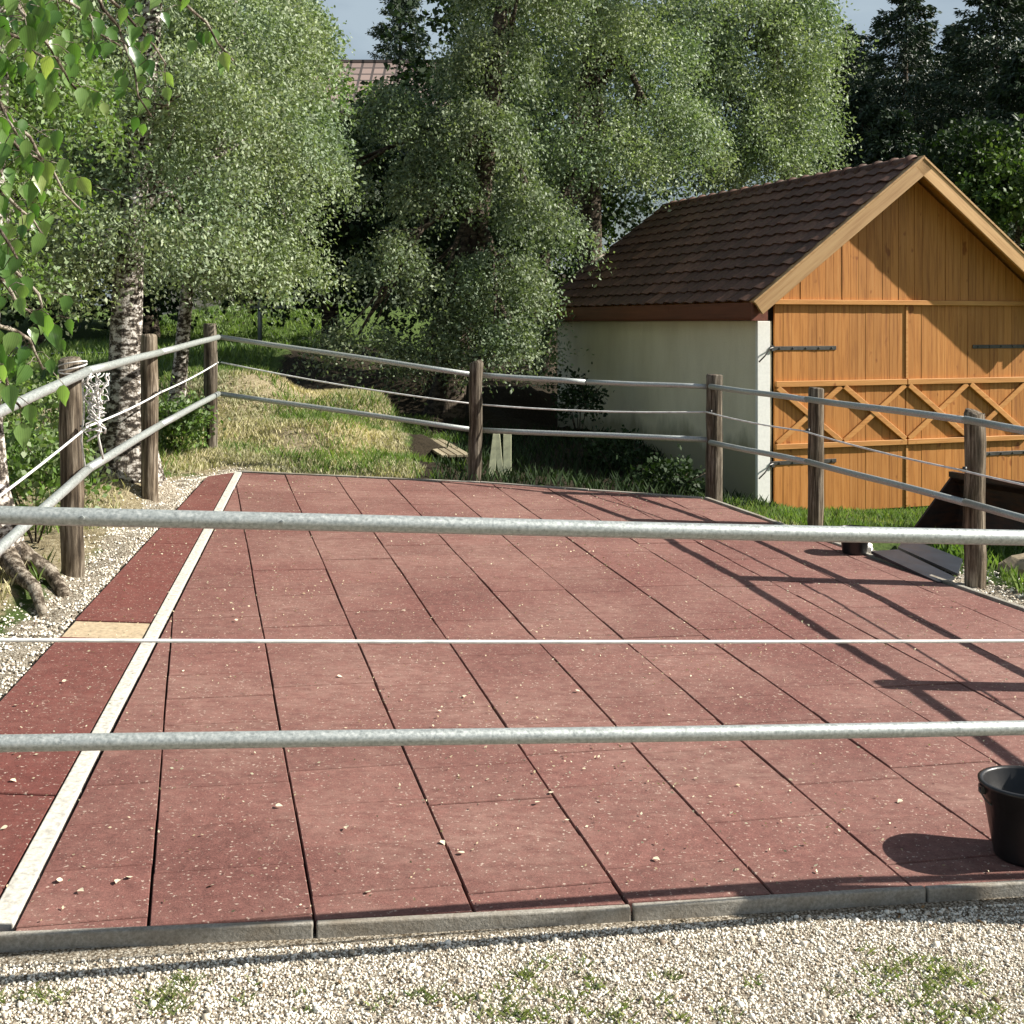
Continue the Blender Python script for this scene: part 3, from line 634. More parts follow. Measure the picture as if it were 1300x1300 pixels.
SHEET = simple('dark blue grey sheet', (.028, .034, .045), .4, .5, .2, 6, .3)
for lab_, cs, zz_ in (('dark steel sheet lying along the right kerb by the big post', ((1106, 702, 9.28), (1192, 742, 8.52), (1212, 735, 8.70), (1140, 700, 9.45)), .0),
                      ('upper dark sheet tilted behind the lower one beside the big post', ((1140, 697, 9.52), (1216, 731, 8.80), (1222, 712, 9.25), (1150, 684, 9.95)), .0)):
    q = [P(*c_) for c_ in cs]; ce = sum(q, Vector())/4; v_ = [p_-ce for p_ in q]
    o = MB().add(v_+[p_-Vector((0, 0, .02)) for p_ in v_], [(0, 1, 2, 3), (7, 6, 5, 4), (0, 4, 5, 1), (1, 5, 6, 2), (2, 6, 7, 3), (3, 7, 4, 0)]).build('steel_sheet', SHEET); o.location = ce+Vector((0, 0, .015)); props(o, lab_, 'sheet', 'dark sheets beside the right kerb')
# ------------------------------------------------------------------ bench, leaning boards behind the far fence
bz = H(-.8, 14.1)
bp = P(588, 577, 13.9); b2 = P(541, 527, 16.6); bl = (b2-bp).length; bt_ = bp.z
be = thing('slatted_bench', 'low weathered slatted bench in the shade left of the far fence post', 'bench', (bp.x, bp.y, 0), math.atan2(b2.y-bp.y, b2.x-bp.x)-math.pi/2)
for i in range(4): bevel(MB().box(-.24+i*.085, -.17+i*.085, 0, bl, bt_-.03, bt_).build('slat', PLANKG, be), .004)
for yy_ in (.15, bl-.2):
    for xx_ in (-.23, .03): MB().box(xx_, xx_+.06, yy_, yy_+.06, .1, bt_-.032).build('leg', BARK, be)
    MB().box(-.168, .028, yy_+.01, yy_+.05, bt_-.09, bt_-.034).build('cross_bar', BARK, be)
for i, (px_, w_, lean, lab) in enumerate(((626, .07, .12, 'short pale board leaning left in the shade behind the middle post'), (634, .06, -.10, 'narrow pale board between two others behind the middle post'), (644, .085, .0, 'broad upright pale board right of the far middle post'))):
    p = P(px_, 584, 13.2); o = bevel(MB().box(-w_/2, w_/2, -.012, .012, -.28, .27).build('leaning_board', simple('pale board', (.55, .56, .36), .7), None), .003)
    o.location = p+Vector((0, 0, .0)); o.rotation_euler = (-.18, lean, 0); props(o, lab, 'board', 'pale boards behind the far fence')

# ------------------------------------------------------------------ white tangled ribbon on the left post
TAPE = simple('white tangled ribbon', (.62, .60, .58), .7)
rt = thing('tangled_ribbon', 'tangle of white fence ribbon hanging from the top rail at the left post', 'ribbon')
def strand(pts, w_=.012, name='strand'):
    mb = MB(); mb.tube(pts, w_/2, 6); mb.build(name, TAPE, rt, True)
r2 = random.Random(3)
for i in range(11):
    x0 = r2.uniform(100, 140); Yq = 7.9+r2.uniform(-.06, .06); y_end = r2.uniform(515, 562); pts = []
    for j in range(15):
        t = j/14; pts.append(P(x0*(1-t)+(118+r2.uniform(-14, 16))*t+3*math.sin(j*1.7+i), 474+(y_end-474)*t, Yq+.03*math.sin(j*2.1+i)))
    strand(pts, r2.uniform(.007, .013))
strand([P(104, 480, 7.93), P(107, 520, 7.9), P(103, 560, 7.92), P(108, 592, 7.93)], .012)
strand([P(122, 480, 7.93), P(126, 520, 7.9), P(125, 555, 7.92), P(131, 583, 7.95)], .014)
for k in range(3):
    strand([Vector((-2.78+.085*math.cos(a_), 8.05+.085*math.sin(a_), CAM_Z-.30+.02*k+.02*math.sin(a_+k))) for a_ in np.linspace(0, 6.4, 20)], .010, 'wrap')

# ------------------------------------------------------------------ trees
def leaves(C, dirs, size, wr=.55, face=None):
    n = len(C); d = norm(dirs); r = norm(rng.standard_normal((n, 3))) if face is None else norm(face+.8*rng.standard_normal((n, 3)))
    s = norm(np.cross(d, r)); sz = size*rng.uniform(.65, 1.3, (n, 1)); a_ = C; m_ = C+d*sz*.45
    return np.stack([a_, m_+s*sz*wr*.5, C+d*sz, m_-s*sz*wr*.5], 1)
def lobes_crown(lobes, n, size, strand_len=.5, per=14, droop=1.0, wr=.55, shell=(.72, 1.0), hollows=(), gap=.0):
    """leaf sprays hanging from the skin of uneven lobes"""
    L = np.array([l[:3] for l in lobes], float); R = np.array([l[3:6] if len(l) >= 6 else (l[3],)*3 for l in lobes], float)
    wgt = (R.prod(1))**(2/3); wgt /= wgt.sum(); ns = n//per
    idx = rng.choice(len(L), ns, p=wgt); u = norm(rng.standard_normal((ns, 3))); u[:, 2] = np.where(u[:, 2] < -.5, -u[:, 2], u[:, 2])
    # ragged skin: bumps
    ph = u*3.1+idx[:, None]*1.7; bumpf = 1+.13*np.sin(ph[:, 0]*2.3+ph[:, 2])+.10*np.sin(ph[:, 1]*4.1-ph[:, 0]*1.3)
    rad = rng.uniform(*shell, ns)**.6*bumpf
    S = L[idx]+u*R[idx]*rad[:, None]
    keep = np.ones(ns, bool); fs = 2.2/max(.5, R.mean())
    if gap: q = np.sin(S[:, 0]*fs*1.9+1.7*np.sin(S[:, 2]*fs*1.3))+np.sin(S[:, 2]*fs*2.3+S[:, 1]*fs+1.3*np.sin(S[:, 0]*fs*1.1)); keep &= q > -2+gap*rng.uniform(.6, 1.4, ns)
    for hc in hollows: keep &= (((S-np.array(hc[:3]))/np.array(hc[3:6]))**2).sum(1) > rng.uniform(.6, 1.1, ns)
    S, u, idx = S[keep], u[keep], idx[keep]; ns = len(S)
    dirv = norm(u*np.array([.55, .55, .1])+np.array([0, 0, -droop])+.25*rng.standard_normal((ns, 3)))
    ln = strand_len*rng.uniform(.5, 1.5, (ns, 1)); t = rng.random((ns, per, 1))
    C = S[:, None]+dirv[:, None]*ln[:, None]*t + .045*rng.standard_normal((ns, per, 3))*(1+strand_len)
    C = C.reshape(-1, 3); dd_ = np.repeat(dirv, per, 0)*.6+.75*rng.standard_normal((ns*per, 3))
    tone = np.clip(np.repeat(rng.random(ns), per)*.6+rng.random(ns*per)*.4, 0, 1)
    return leaves(C, dd_, size, wr), tone
def limb(mb, a, b, r0, r1, n=6, wig=.06):
    a, b = Vector(a), Vector(b); L = (b-a).length; pts = []
    for i in range(n+1):
        t = i/n; q = a.lerp(b, t)
        if 0 < i < n: q += Vector((random.uniform(-1, 1), random.uniform(-1, 1), random.uniform(-.5, .5)))*wig*L*.3
        pts.append(q)
    mb.tube(pts, [r0+(r1-r0)*i/n for i in range(n+1)], 10); return pts
def tree(name, label, base, trunk_r, trunk_top, lobes, n, size, leaf, bark, group=None, cat='tree', strand_len=.5, droop=1.0, flare=1.5, per=14, trunk_pts=None, wr=.55, hollows=(), gap=1.15):
    bx, by = base; bzz = H(bx, by); t = thing(name, label, cat, (bx, by, bzz), 0, group); o3 = Vector((bx, by, bzz))
    mb = MB(); pts = trunk_pts or [(0, 0), (.02, .3), (.05, .6), (.0, 1.0)]
    P_ = [Vector((0, 0, -.25))]; R_ = [trunk_r*flare*1.2]
    tt = Vector(trunk_top)-o3
    for i in range(9):
        f = i/8; wv_ = math.sin(f*5+bx)*.05; P_.append(Vector((tt.x*f+wv_, tt.y*f+wv_*.5, tt.z*f))); R_.append(trunk_r*((flare-1)*max(0, 1-f*7)+1)*(1-.55*f))
    mb.tube(P_, R_, 14)
    tk = mb.build('trunk', bark, t, True)
    lm = MB()
    for l in lobes:
        c = Vector(l[:3])-o3; f = random.uniform(.45, .85); st_ = Vector((tt.x*f, tt.y*f, tt.z*f)); pts = limb(lm, st_, c, trunk_r*.35, trunk_r*.08)
        for k in range(3):
            e = c+Vector((random.uniform(-.7, .7)*l[3], random.uniform(-.7, .7)*l[3], random.uniform(-.3, .6)*l[3])); limb(lm, pts[4], e, trunk_r*.12, trunk_r*.03, 4)
    lm.build('limbs', bark, t, True)
    V, tone = lobes_crown([tuple(Vector(l[:3])-o3)+tuple(l[3:]) for l in lobes], n, size, strand_len, per, droop, wr, hollows=[tuple(Vector(q[:3])-o3)+tuple(q[3:]) for q in hollows], gap=gap)
    quads('crown', V, leaf, tone, t); return t
def pl(px, py, Y, r, *rr):
    p = P(px, py, Y); return (p.x, p.y, p.z, r, *(rr if rr else ()))
def L3(px, py, Y, rx, ry, rz): p = P(px, py, Y); s = Y/F; return (p.x, p.y, p.z, rx*s, ry, rz*s)
# big weeping tree in the middle (radii: px wide, metres deep, px tall)
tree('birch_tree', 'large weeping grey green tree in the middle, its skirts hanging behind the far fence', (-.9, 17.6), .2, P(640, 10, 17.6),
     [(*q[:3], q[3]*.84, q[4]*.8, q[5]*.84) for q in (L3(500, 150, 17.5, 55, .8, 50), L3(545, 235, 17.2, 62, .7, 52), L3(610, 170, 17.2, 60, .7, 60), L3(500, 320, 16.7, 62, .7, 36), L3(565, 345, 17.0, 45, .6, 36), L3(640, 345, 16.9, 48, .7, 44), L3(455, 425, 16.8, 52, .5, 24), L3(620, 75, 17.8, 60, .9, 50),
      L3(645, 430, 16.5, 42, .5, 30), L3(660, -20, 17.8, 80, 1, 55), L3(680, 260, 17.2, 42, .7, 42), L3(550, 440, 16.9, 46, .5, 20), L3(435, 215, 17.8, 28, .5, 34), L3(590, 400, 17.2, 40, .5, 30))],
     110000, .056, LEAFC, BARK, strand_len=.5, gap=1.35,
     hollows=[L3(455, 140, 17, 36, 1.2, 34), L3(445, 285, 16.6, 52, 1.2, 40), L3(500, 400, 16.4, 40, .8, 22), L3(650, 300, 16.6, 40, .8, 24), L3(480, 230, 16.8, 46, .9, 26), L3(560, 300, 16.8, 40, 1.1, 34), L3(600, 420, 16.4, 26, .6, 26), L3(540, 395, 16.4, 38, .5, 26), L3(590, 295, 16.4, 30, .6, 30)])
tree('birch_tree', 'broad tall weeping tree whose crown hangs over the back of the garage roof', (1.2, 21.0), .24, P(760, -120, 20.6),
     [L3(710, 150, 19.6, 75, 1, 55), L3(790, 60, 20, 90, 1.1, 60), L3(770, 190, 19.4, 70, 1, 45), L3(712, 290, 18.6, 45, .7, 36), L3(840, 165, 20, 75, 1, 50), L3(700, 20, 20, 80, 1, 60), L3(820, -40, 20.4, 110, 1.2, 70),
      L3(672, 365, 18.4, 32, .5, 42), L3(660, 210, 19.5, 50, .9, 40), L3(668, 425, 18.2, 28, .4, 26)],
     110000, .060, LEAF, BARK, strand_len=.6, gap=1.45, hollows=[L3(770, 130, 19, 40, 1.2, 22), L3(690, 260, 18.6, 36, 1, 20), L3(700, 120, 19, 45, .9, 26), L3(725, 235, 18.6, 36, .8, 26)])
tree('birch_tree', 'rounded weeping tree behind the garage ridge with a straight right edge', (6.2, 25.5), .24, P(950, -140, 25),
     [L3(960, 60, 24.5, 95, 1.3, 80), L3(920, 150, 24, 90, 1.2, 65), L3(1005, 150, 24.4, 50, 1, 70), L3(860, 60, 24.6, 80, 1.2, 70), L3(950, -60, 25, 100, 1.4, 70), L3(880, 210, 23.6, 70, 1, 40), L3(1010, 50, 24.6, 42, 1, 80), L3(970, 195, 24, 60, 1, 40)],
     115000, .072, LEAF, BARK, strand_len=.7, gap=.9)
for t_ in [o_ for o_ in bpy.data.objects if o_.get('label', '').startswith('broad tall weeping')]:
    a_, b_ = P(700, 372, 18.0), P(768, 322, 18.0); MB().tube([p_-t_.location for p_ in (a_, a_.lerp(b_, .35)+Vector((0, 0, .03)), a_.lerp(b_, .7)+Vector((0, 0, .02)), b_)], [.006, .010, .013, .016], 6).build('bare_twig', ROOTB, t_, True)
# birches along the left fence
tree('birch_tree', 'birch with a thick flaking white trunk behind the second left fence post', (-3.34, 11.0), .16, P(190, -60, 11.2),
     [L3(200, 230, 11.3, 105, .55, 55), L3(150, 130, 11.4, 80, .6, 60), L3(300, 60, 12.0, 100, .7, 70), L3(90, 220, 11.2, 70, .5, 45), L3(320, 170, 12.2, 85, .7, 60), L3(180, 20, 11.8, 120, .8, 70), L3(250, 300, 11.6, 60, .4, 26), L3(60, 60, 11.6, 90, .7, 70), L3(170, 285, 10.5, 95, .3, 30), L3(110, 330, 10.8, 60, .4, 32), L3(230, 120, 10.8, 90, .4, 70), L3(40, 330, 10.9, 50, .4, 60)],
     105000, .042, LEAF, BIRCH, strand_len=.38, flare=1.9)
tree('birch_tree', 'thinner birch with a curved pale trunk behind the left corner post', (-3.9, 14.6), .085, P(300, -40, 14.6),
     [L3(330, 250, 14.6, 62, .6, 60), L3(300, 300, 14.2, 55, .5, 36), L3(345, 130, 14.8, 70, .8, 70), L3(375, 40, 15, 42, .8, 55), L3(395, 190, 14.8, 36, .5, 60), L3(240, 330, 14.4, 50, .5, 25), L3(270, 100, 15, 90, .8, 80), L3(375, 330, 14.6, 35, .4, 25), L3(320, 340, 14.0, 40, .3, 20)],
     72000, .05, LEAF, BIRCH, strand_len=.45, flare=1.3)
cb = tree('birch_tree', 'birch at the left picture edge with bare roots spreading towards the mats', (-3.15, 7.75), .12, P(-15, -60, 7.6),
     [L3(-60, 100, 7.6, 90, .5, 80), L3(-110, 260, 7.6, 90, .5, 60), L3(-30, -20, 7.8, 110, .6, 70), L3(15, 330, 8.2, 40, .3, 50), L3(60, 120, 8.2, 70, .4, 70), L3(30, 230, 8.0, 50, .3, 50)],
     34000, .04, LEAFG, BIRCH, strand_len=.3, flare=1.7)
for (pts, r) in (([(0, 0, .25), (.12, -.10, .05), (.26, -.30, .0), (.40, -.42, -.06), (.52, -.62, -.16)], .06), ([(0, 0, .2), (.2, .0, .03), (.36, -.06, -.04), (.5, -.22, -.14)], .055),
                 ([(0, 0, .25), (.02, -.2, .05), (.04, -.45, -.02), (.12, -.8, -.15)], .06), ([(0, 0, .2), (-.2, -.15, .03), (-.4, -.4, -.1)], .06)):
    MB().tube(pts, [r*1.4, r*1.1, r*.85, r*.65, r*.4][:len(pts)], 10).build('root', ROOTB, cb, True)
# leafy background trees, darker
bgl = 'dark leafy trees standing behind the birches'
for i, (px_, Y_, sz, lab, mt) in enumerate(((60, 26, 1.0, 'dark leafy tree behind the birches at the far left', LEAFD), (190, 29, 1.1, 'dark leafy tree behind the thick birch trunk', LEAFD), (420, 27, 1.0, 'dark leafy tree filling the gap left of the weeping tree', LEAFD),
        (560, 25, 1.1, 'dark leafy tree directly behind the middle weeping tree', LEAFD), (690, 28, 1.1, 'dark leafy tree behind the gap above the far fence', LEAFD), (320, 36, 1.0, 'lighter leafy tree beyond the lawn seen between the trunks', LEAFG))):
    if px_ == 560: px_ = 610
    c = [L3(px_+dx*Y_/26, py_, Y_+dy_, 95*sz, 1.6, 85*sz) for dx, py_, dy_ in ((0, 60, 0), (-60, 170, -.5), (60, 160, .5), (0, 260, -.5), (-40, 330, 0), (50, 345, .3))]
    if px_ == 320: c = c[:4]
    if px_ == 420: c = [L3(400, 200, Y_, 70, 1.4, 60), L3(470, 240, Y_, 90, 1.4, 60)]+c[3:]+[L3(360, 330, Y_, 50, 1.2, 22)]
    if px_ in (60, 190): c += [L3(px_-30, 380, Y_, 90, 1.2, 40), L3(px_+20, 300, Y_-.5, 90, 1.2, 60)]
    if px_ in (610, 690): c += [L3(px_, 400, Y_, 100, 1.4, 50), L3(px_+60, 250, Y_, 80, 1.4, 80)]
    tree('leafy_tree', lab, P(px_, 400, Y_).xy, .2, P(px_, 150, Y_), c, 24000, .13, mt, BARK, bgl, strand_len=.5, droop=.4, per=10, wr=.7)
# shrubs in the shade at the garage side wall
def shrub(px_, py_, Y_, r, h, lab, n=1500, mat=LEAFD, size=.06):
    p = P(px_, py_, Y_); t = thing('shrub', lab, 'shrub', (p.x, p.y, H(p.x, p.y)), 0, 'shrubs beyond the fences')
    mb = MB()
    for k in range(5): mb.tube([(0, 0, -.05), (random.uniform(-.5, .5)*r, random.uniform(-.5, .5)*r, h*.5), (random.uniform(-1, 1)*r, random.uniform(-1, 1)*r, h*.95)], [.008, .006, .003], 5)
    mb.build('stems', BARK, t, True)
    V, tn = lobes_crown([(random.uniform(-.5, .5)*r, random.uniform(-.5, .5)*r, random.uniform(.4, .85)*h, r*.55, r*.5, h*.3) for _ in range(5)], n, size, .12, 6, .2, .7); quads('foliage', V, mat, tn, t)
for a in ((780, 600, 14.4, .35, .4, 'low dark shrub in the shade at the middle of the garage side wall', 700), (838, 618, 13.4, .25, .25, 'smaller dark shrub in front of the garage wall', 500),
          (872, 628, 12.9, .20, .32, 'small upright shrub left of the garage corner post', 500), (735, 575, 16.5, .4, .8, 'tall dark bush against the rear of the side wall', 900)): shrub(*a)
for px_, py_, Y_, r_, h_, lab_ in ((45, 640, 9.0, .45, .75, 'leafy green bush between the edge birch and the first left post'), (20, 600, 10.5, .6, .9, 'tall green bush at the left picture edge'), (225, 560, 13.2, .3, .5, 'green weeds between the second and third left posts'), (128, 560, 11.8, .4, .6, 'green bush left of the thick birch trunk')):
    shrub(px_, py_, Y_, r_, h_, lab_, 2600, LEAFG, .05)
# spruces on the right and the one beyond the far house
def spruce(base, h, r, lab, n=13000, group='spruces behind the garage', mat=NEEDLE, start=.08, size=.16):
    bx, by = base; bzz = H(bx, by); t = thing('spruce_tree', lab, 'spruce', (bx, by, bzz), 0, group)
    MB().tube([(0, 0, -.3), (0, 0, h*.5), (0, 0, h)], [h*.014+.05, h*.009+.02, .015], 8).build('trunk', BARK, t, True)
    nb = int(h*26); zz = rng.uniform(start, .985, nb)**.9; ang_ = rng.uniform(0, 2*np.pi, nb); ln = r*(1-zz)**.8*rng.uniform(.65, 1.15, nb)+.12
    per = max(4, n//nb); tt = rng.random((nb, per, 1))**.7; dirv = np.stack([np.cos(ang_), np.sin(ang_), -.12-.25*(1-zz)], 1)[:, None]
    base_ = np.stack([0*zz, 0*zz, zz*h], 1)[:, None]; C = base_+dirv*ln[:, None, None]*tt; C[..., 2] += (.22*ln[:, None]*tt[..., 0]**2.2)
    wdt = .16*ln[:, None, None]*(1.1-tt)+.05; C += rng.standard_normal(C.shape)*wdt*np.array([1, 1, .45])
    dr = np.broadcast_to(dirv, C.shape)+.7*rng.standard_normal(C.shape)+np.array([0, 0, -.35])
    tn = np.clip(.5*tt[..., 0]+.5*rng.random(tt[..., 0].shape), 0, 1).ravel()
    quads('boughs', leaves(C.reshape(-1, 3), dr.reshape(-1, 3), size, .35), mat, tn, t)
for px_, pt, Y_, r, lab in ((1075, 30, 44, 3.2, 'dark spruce just right of the weeping crown'), (1150, -30, 40, 3.4, 'tall dark spruce rising above the garage apex'), (1135, 140, 33, 2.0, 'short young spruce peeking over the garage ridge'),
        (1215, 30, 42, 3.0, 'dark spruce between the two gaps of sky'), (1265, -60, 38, 3.4, 'tall spruce near the right picture edge'), (1300, 60, 34, 2.8, 'dark spruce cut by the right picture edge'), (1095, 110, 38, 2.6, 'lower dark spruce behind the weeping crown'),
        (1240, 150, 31, 2.4, 'lower spruce above the right roof slope'), (1340, -30, 44, 3.4, 'tall spruce just past the right picture edge'), (1180, 90, 48, 3.4, 'distant dark spruce deep in the wood'), (1110, 70, 50, 3.8, 'distant spruce filling the back of the wood'), (1165, 40, 52, 4.2, 'broad distant spruce behind the garage apex'), (1235, 45, 52, 4.2, 'broad distant spruce right of the garage apex'), (1300, -20, 50, 4.4, 'broad distant spruce at the right picture edge'), (1070, 60, 47, 3.8, 'broad distant spruce beside the weeping crown')):
    p = P(px_, pt, Y_); g_ = H(p.x, Y_); spruce((p.x, Y_), p.z-g_, r*1.2, lab, 30000)
p = P(508, -35, 55); spruce((p.x, 55), p.z-H(p.x, 55), 4.6, 'lone dark spruce above the distant tiled roof', 40000, 'distant spruce')
# bushes at the wood edge behind the garage
for px_, py_, Y_, lab in ((1235, 190, 28, 'leafy bush above the right roof slope'), (1290, 215, 27, 'leafy bush at the wood edge by the right picture border')):
    c = [L3(px_+dx, py_+dz, Y_, 42, 1.2, 34) for dx, dz in ((0, 0), (-30, 30), (30, 35), (0, 70))]
    tree('leafy_bush', lab, P(px_, 300, Y_).xy, .08, P(px_, py_, Y_), c, 9000, .12, LEAFM if px_ in (1215, 1290) else LEAFD, BARK, 'leafy bushes at the wood edge', 'bush', strand_len=.4, droop=.3, per=8, wr=.7)

# ------------------------------------------------------------------ distant house, goal frame, road
hs = P(512, 57, 46); house = thing('house', 'distant house with a grey brown tiled roof above the trees', 'house', (hs.x, 46, H(hs.x, 46)), 0)
rz = hs.z-H(hs.x, 46)
ROOFG = Mat('grey brown roof tiles', .7)
bt = ROOFG.n('ShaderNodeTexBrick'); ROOFG.l(ROOFG.coords(), bt.inputs['Vector']); bt.inputs['Scale'].default_value = 1
for k_, c_ in (('Color1', (.30, .22, .19, 1)), ('Color2', (.22, .165, .145, 1)), ('Mortar', (.07, .055, .05, 1))): bt.inputs[k_].default_value = c_
bt.inputs['Brick Width'].default_value = .45; bt.inputs['Row Height'].default_value = .5; bt.inputs['Mortar Size'].default_value = .05; bt.offset = 0; ROOFG.col(bt.outputs[0])
MB().box(-4, 4, 0, 6, -1, rz-2.3).build('wall', STUCCO, house)
MB().add([(-4.6, -.6, rz-2.4), (4.6, -.6, rz-2.4), (4.6, 3, rz), (-4.6, 3, rz), (-4.6, -.6, rz-2.55), (4.6, -.6, rz-2.55)], [(0, 1, 2, 3), (4, 5, 1, 0)]).build('roof', ROOFG.m, house)
MB().add([(4.6, 3, rz), (4.6, 6.6, rz-2.4), (-4.6, 6.6, rz-2.4), (-4.6, 3, rz)], [(0, 1, 2, 3)]).build('roof_back', ROOFG.m, house)
MB().box(-4.6, 4.6, 2.9, 3.1, rz-.04, rz+.07).build('ridge', ROOFG.m, house)
for wx in (-2.6, 0, 2.6): 
    wn = MB().box(wx-.5, wx+.5, -.03, .0-.001, rz-4.2, rz-3).build('window', WHITEP, house); MB().box(wx-.42, wx+.42, -.04, -.031, rz-4.12, rz-3.08).build('pane', simple('dark glass', (.02, .025, .03), .1), wn)
gp = P(330, 425, 27); gf = thing('metal_goal', 'thin grey metal frame standing on the lawn between the trees', 'goal frame', (gp.x, 27, H(gp.x, 27)))
q0 = P(331, 362, 27); q1 = P(372, 390, 27)
MB().tube([(0, 0, -.2), (0, 0, q0.z-gf.location.z)], .05, 8).build('upright', PIPE, gf, True)
MB().tube([(-.3, 0, q1.z-gf.location.z), (q1.x-gp.x+.9, 0, q1.z-gf.location.z)], .035, 8).build('crossbar', PIPE, gf, True)
MB().tube([(q1.x-gp.x+.9, 0, -.2), (q1.x-gp.x+.9, 0, q1.z-gf.location.z+.3)], .05, 8).build('upright', PIPE, gf, True)
rd = MB(); rx = np.linspace(-30, -2.2, 40)
for x_ in rx:
    for y_ in (22.6, 25.4): rd.v.append((x_, y_, H(x_, y_)+.03))
rd.f = [(2*i, 2*i+2, 2*i+3, 2*i+1) for i in range(len(rx)-1)]
props(rd.build('road', simple('grey asphalt', (.16, .17, .18), .85)), 'narrow grey lane behind the birches', kind='structure')

# ------------------------------------------------------------------ near branch with large leaves, top left
def m_bigleaf():
    m = Mat('bright birch leaf', .30, .9); r = m.rnd(); c = m.ramp(r, [(0, (.05, .13, .025)), (.5, (.12, .24, .05)), (.9, (.22, .34, .11)), (1, (.34, .40, .14))])
    v = m.n('ShaderNodeTexWave'); m.l(m.coords((1, 1, 1)), v.inputs[0]); v.inputs['Scale'].default_value = 60; v.inputs['Distortion'].default_value = 2
    c = m.mix(1.0, c, m.ramp(v.outputs['Fac'], [(0, (.85, .85, .85)), (1, (1.05, 1.05, 1.05))]), 'MULTIPLY'); m.col(c)
    tr = m.n('ShaderNodeBsdfTranslucent'); m.l(m.mix(1.0, c, (1.4, 1.6, .6), 'MULTIPLY'), tr.inputs[0]); mx = m.n('ShaderNodeMixShader'); mx.inputs[0].default_value = .45
    m.l(m.b.outputs[0], mx.inputs[1]); m.l(tr.outputs[0], mx.inputs[2]); m.l(mx.outputs[0], m.t.nodes['Material Output'].inputs[0]); return m.m
BIGLEAF = m_bigleaf()
ol = [(0, 0), (.20, .10), (.34, .30), (.27, .55), (.13, .80), (0, 1.05)]
lv = [(0, 0, 0), (0, .3, -.03), (0, .55, -.06), (0, .8, -.12), (0, 1.05, -.22)]
vsL = lv+[(s*x_, y_, .06*abs(x_)/.3-.0-.10*y_*y_) for s in (-1, 1) for x_, y_ in ol[1:-1]]
fL = []
R_ = [5, 6, 7, 8]; Lf = [9, 10, 11, 12]
for e, flip in ((R_, 0), (Lf, 1)):
    fs = [(0, e[0], 1), (e[0], e[1], 1), (1, e[1], e[2], 2), (2, e[2], e[3], 3), (3, e[3], 4)]
    fL += [f[::-1] if flip else f for f in fs]
leafm = MB().add([(x_*.064, y_*.064, z_*.064) for x_, y_, z_ in vsL], fL).mesh('leaf', BIGLEAF, True)
nb = thing('birch_tree', 'near birch whose leafy twigs with large bright leaves hang in at the top left', 'tree', (-3.5, 3.3, H(-3.5, 3.3)))
nz = nb.location.z
MB().tube([(0, 0, -.3), (.03, 0, .8), (.0, .05, 2.2), (.1, .0, 3.6)], [.17, .12, .10, .06], 12).build('trunk', BIRCH, nb, True)
r3 = random.Random(11); cnt = 0; twm = MB(); org = nb.location
def twig(a, b, sagv, nleaf, spread):
    global cnt
    a, b = Vector(a), Vector(b); pts = []
    for i in range(9):
        t = i/8; pts.append(a.lerp(b, t)+Vector((0, 0, sagv*4*t*(1-t)))+Vector((r3.uniform(-.01, .01),)*3))
    twm.tube([p-org for p in pts], [.008*(1-.75*i/8)+.001 for i in range(9)], 6)
    for k in range(nleaf):
        t = .25+.75*(k+.5)/nleaf; p = pts[min(7, int(t*8))].lerp(pts[min(8, int(t*8)+1)], t*8-int(t*8))
        off = Vector((r3.uniform(-1, 1), r3.uniform(-1, 1), r3.uniform(-.9, .35)))*spread; q = p+off
        twm.tube([p-org, (p+off*.5+Vector((0, 0, .01)))-org, q-org], .0012, 4)
        o = obj('leaf', leafm, nb); dn = Vector((r3.uniform(-.5, .5), r3.uniform(-.5, .5), -1)).normalized(); fc = Vector((r3.uniform(-.3, 1), -1, r3.uniform(-.3, .9))).normalized()
        xv = dn.cross(fc).normalized(); zv = xv.cross(dn); s = r3.uniform(.65, 1.15)
        o.matrix_local = Matrix.Translation(q-org) @ Matrix((xv, dn, zv)).transposed().to_4x4() @ Matrix.Diagonal((s, s, s, 1)); cnt += 1
top0 = Vector((-3.4, 3.3, nz+3.4))
for (px0, py0, Y0, px1, py1, Y1, nl, sp) in ((-60, -90, 3.4, 60, 60, 3.3, 22, .07), (-40, -60, 3.3, 105, 130, 3.6, 22, .07), (-20, -60, 3.7, 150, 60, 3.9, 20, .07), (-80, 60, 3.2, 25, 170, 3.2, 18, .07), (-60, 140, 3.3, 60, 215, 3.5, 18, .07),
        (-90, 240, 3.1, 20, 330, 3.1, 14, .06), (-80, 330, 3.0, 40, 400, 3.2, 14, .06), (-60, 380, 3.3, 60, 465, 3.6, 18, .06), (-70, 10, 3.6, 80, 95, 3.8, 20, .08), (-70, 200, 3.5, 50, 300, 3.7, 18, .07), (-70, 420, 3.3, 25, 520, 3.5, 10, .06), (-40, 280, 3.8, 70, 420, 4.0, 14, .08), (40, -70, 4.0, 215, 80, 4.3, 18, .08), (130, -80, 4.2, 300, 75, 4.6, 14, .08), (100, -60, 4.4, 190, 150, 4.5, 18, .09), (-30, 100, 4.0, 100, 270, 4.2, 20, .1)):
    twig(P(px0, py0, Y0), P(px1, py1, Y1), .03, nl, sp)
for i, (px0, py0, Y0) in enumerate(((-60, -90, 3.4), (-20, -60, 3.7), (-80, 60, 3.2), (-60, 140, 3.3), (-90, 240, 3.1), (-80, 330, 3.0), (-60, 380, 3.3), (-70, 10, 3.6), (-70, 200, 3.5), (-70, 420, 3.3), (-40, 280, 3.8), (40, -70, 4.0), (130, -80, 4.2), (100, -60, 4.4), (-30, 100, 4.0), (-40, -60, 3.3))):
    p = P(px0, py0, Y0); h0 = Vector((-3.5, 3.3, max(nz+.8, p.z-.3))); limb(twm, h0-org, p-org, .022, .008, 5, .05)
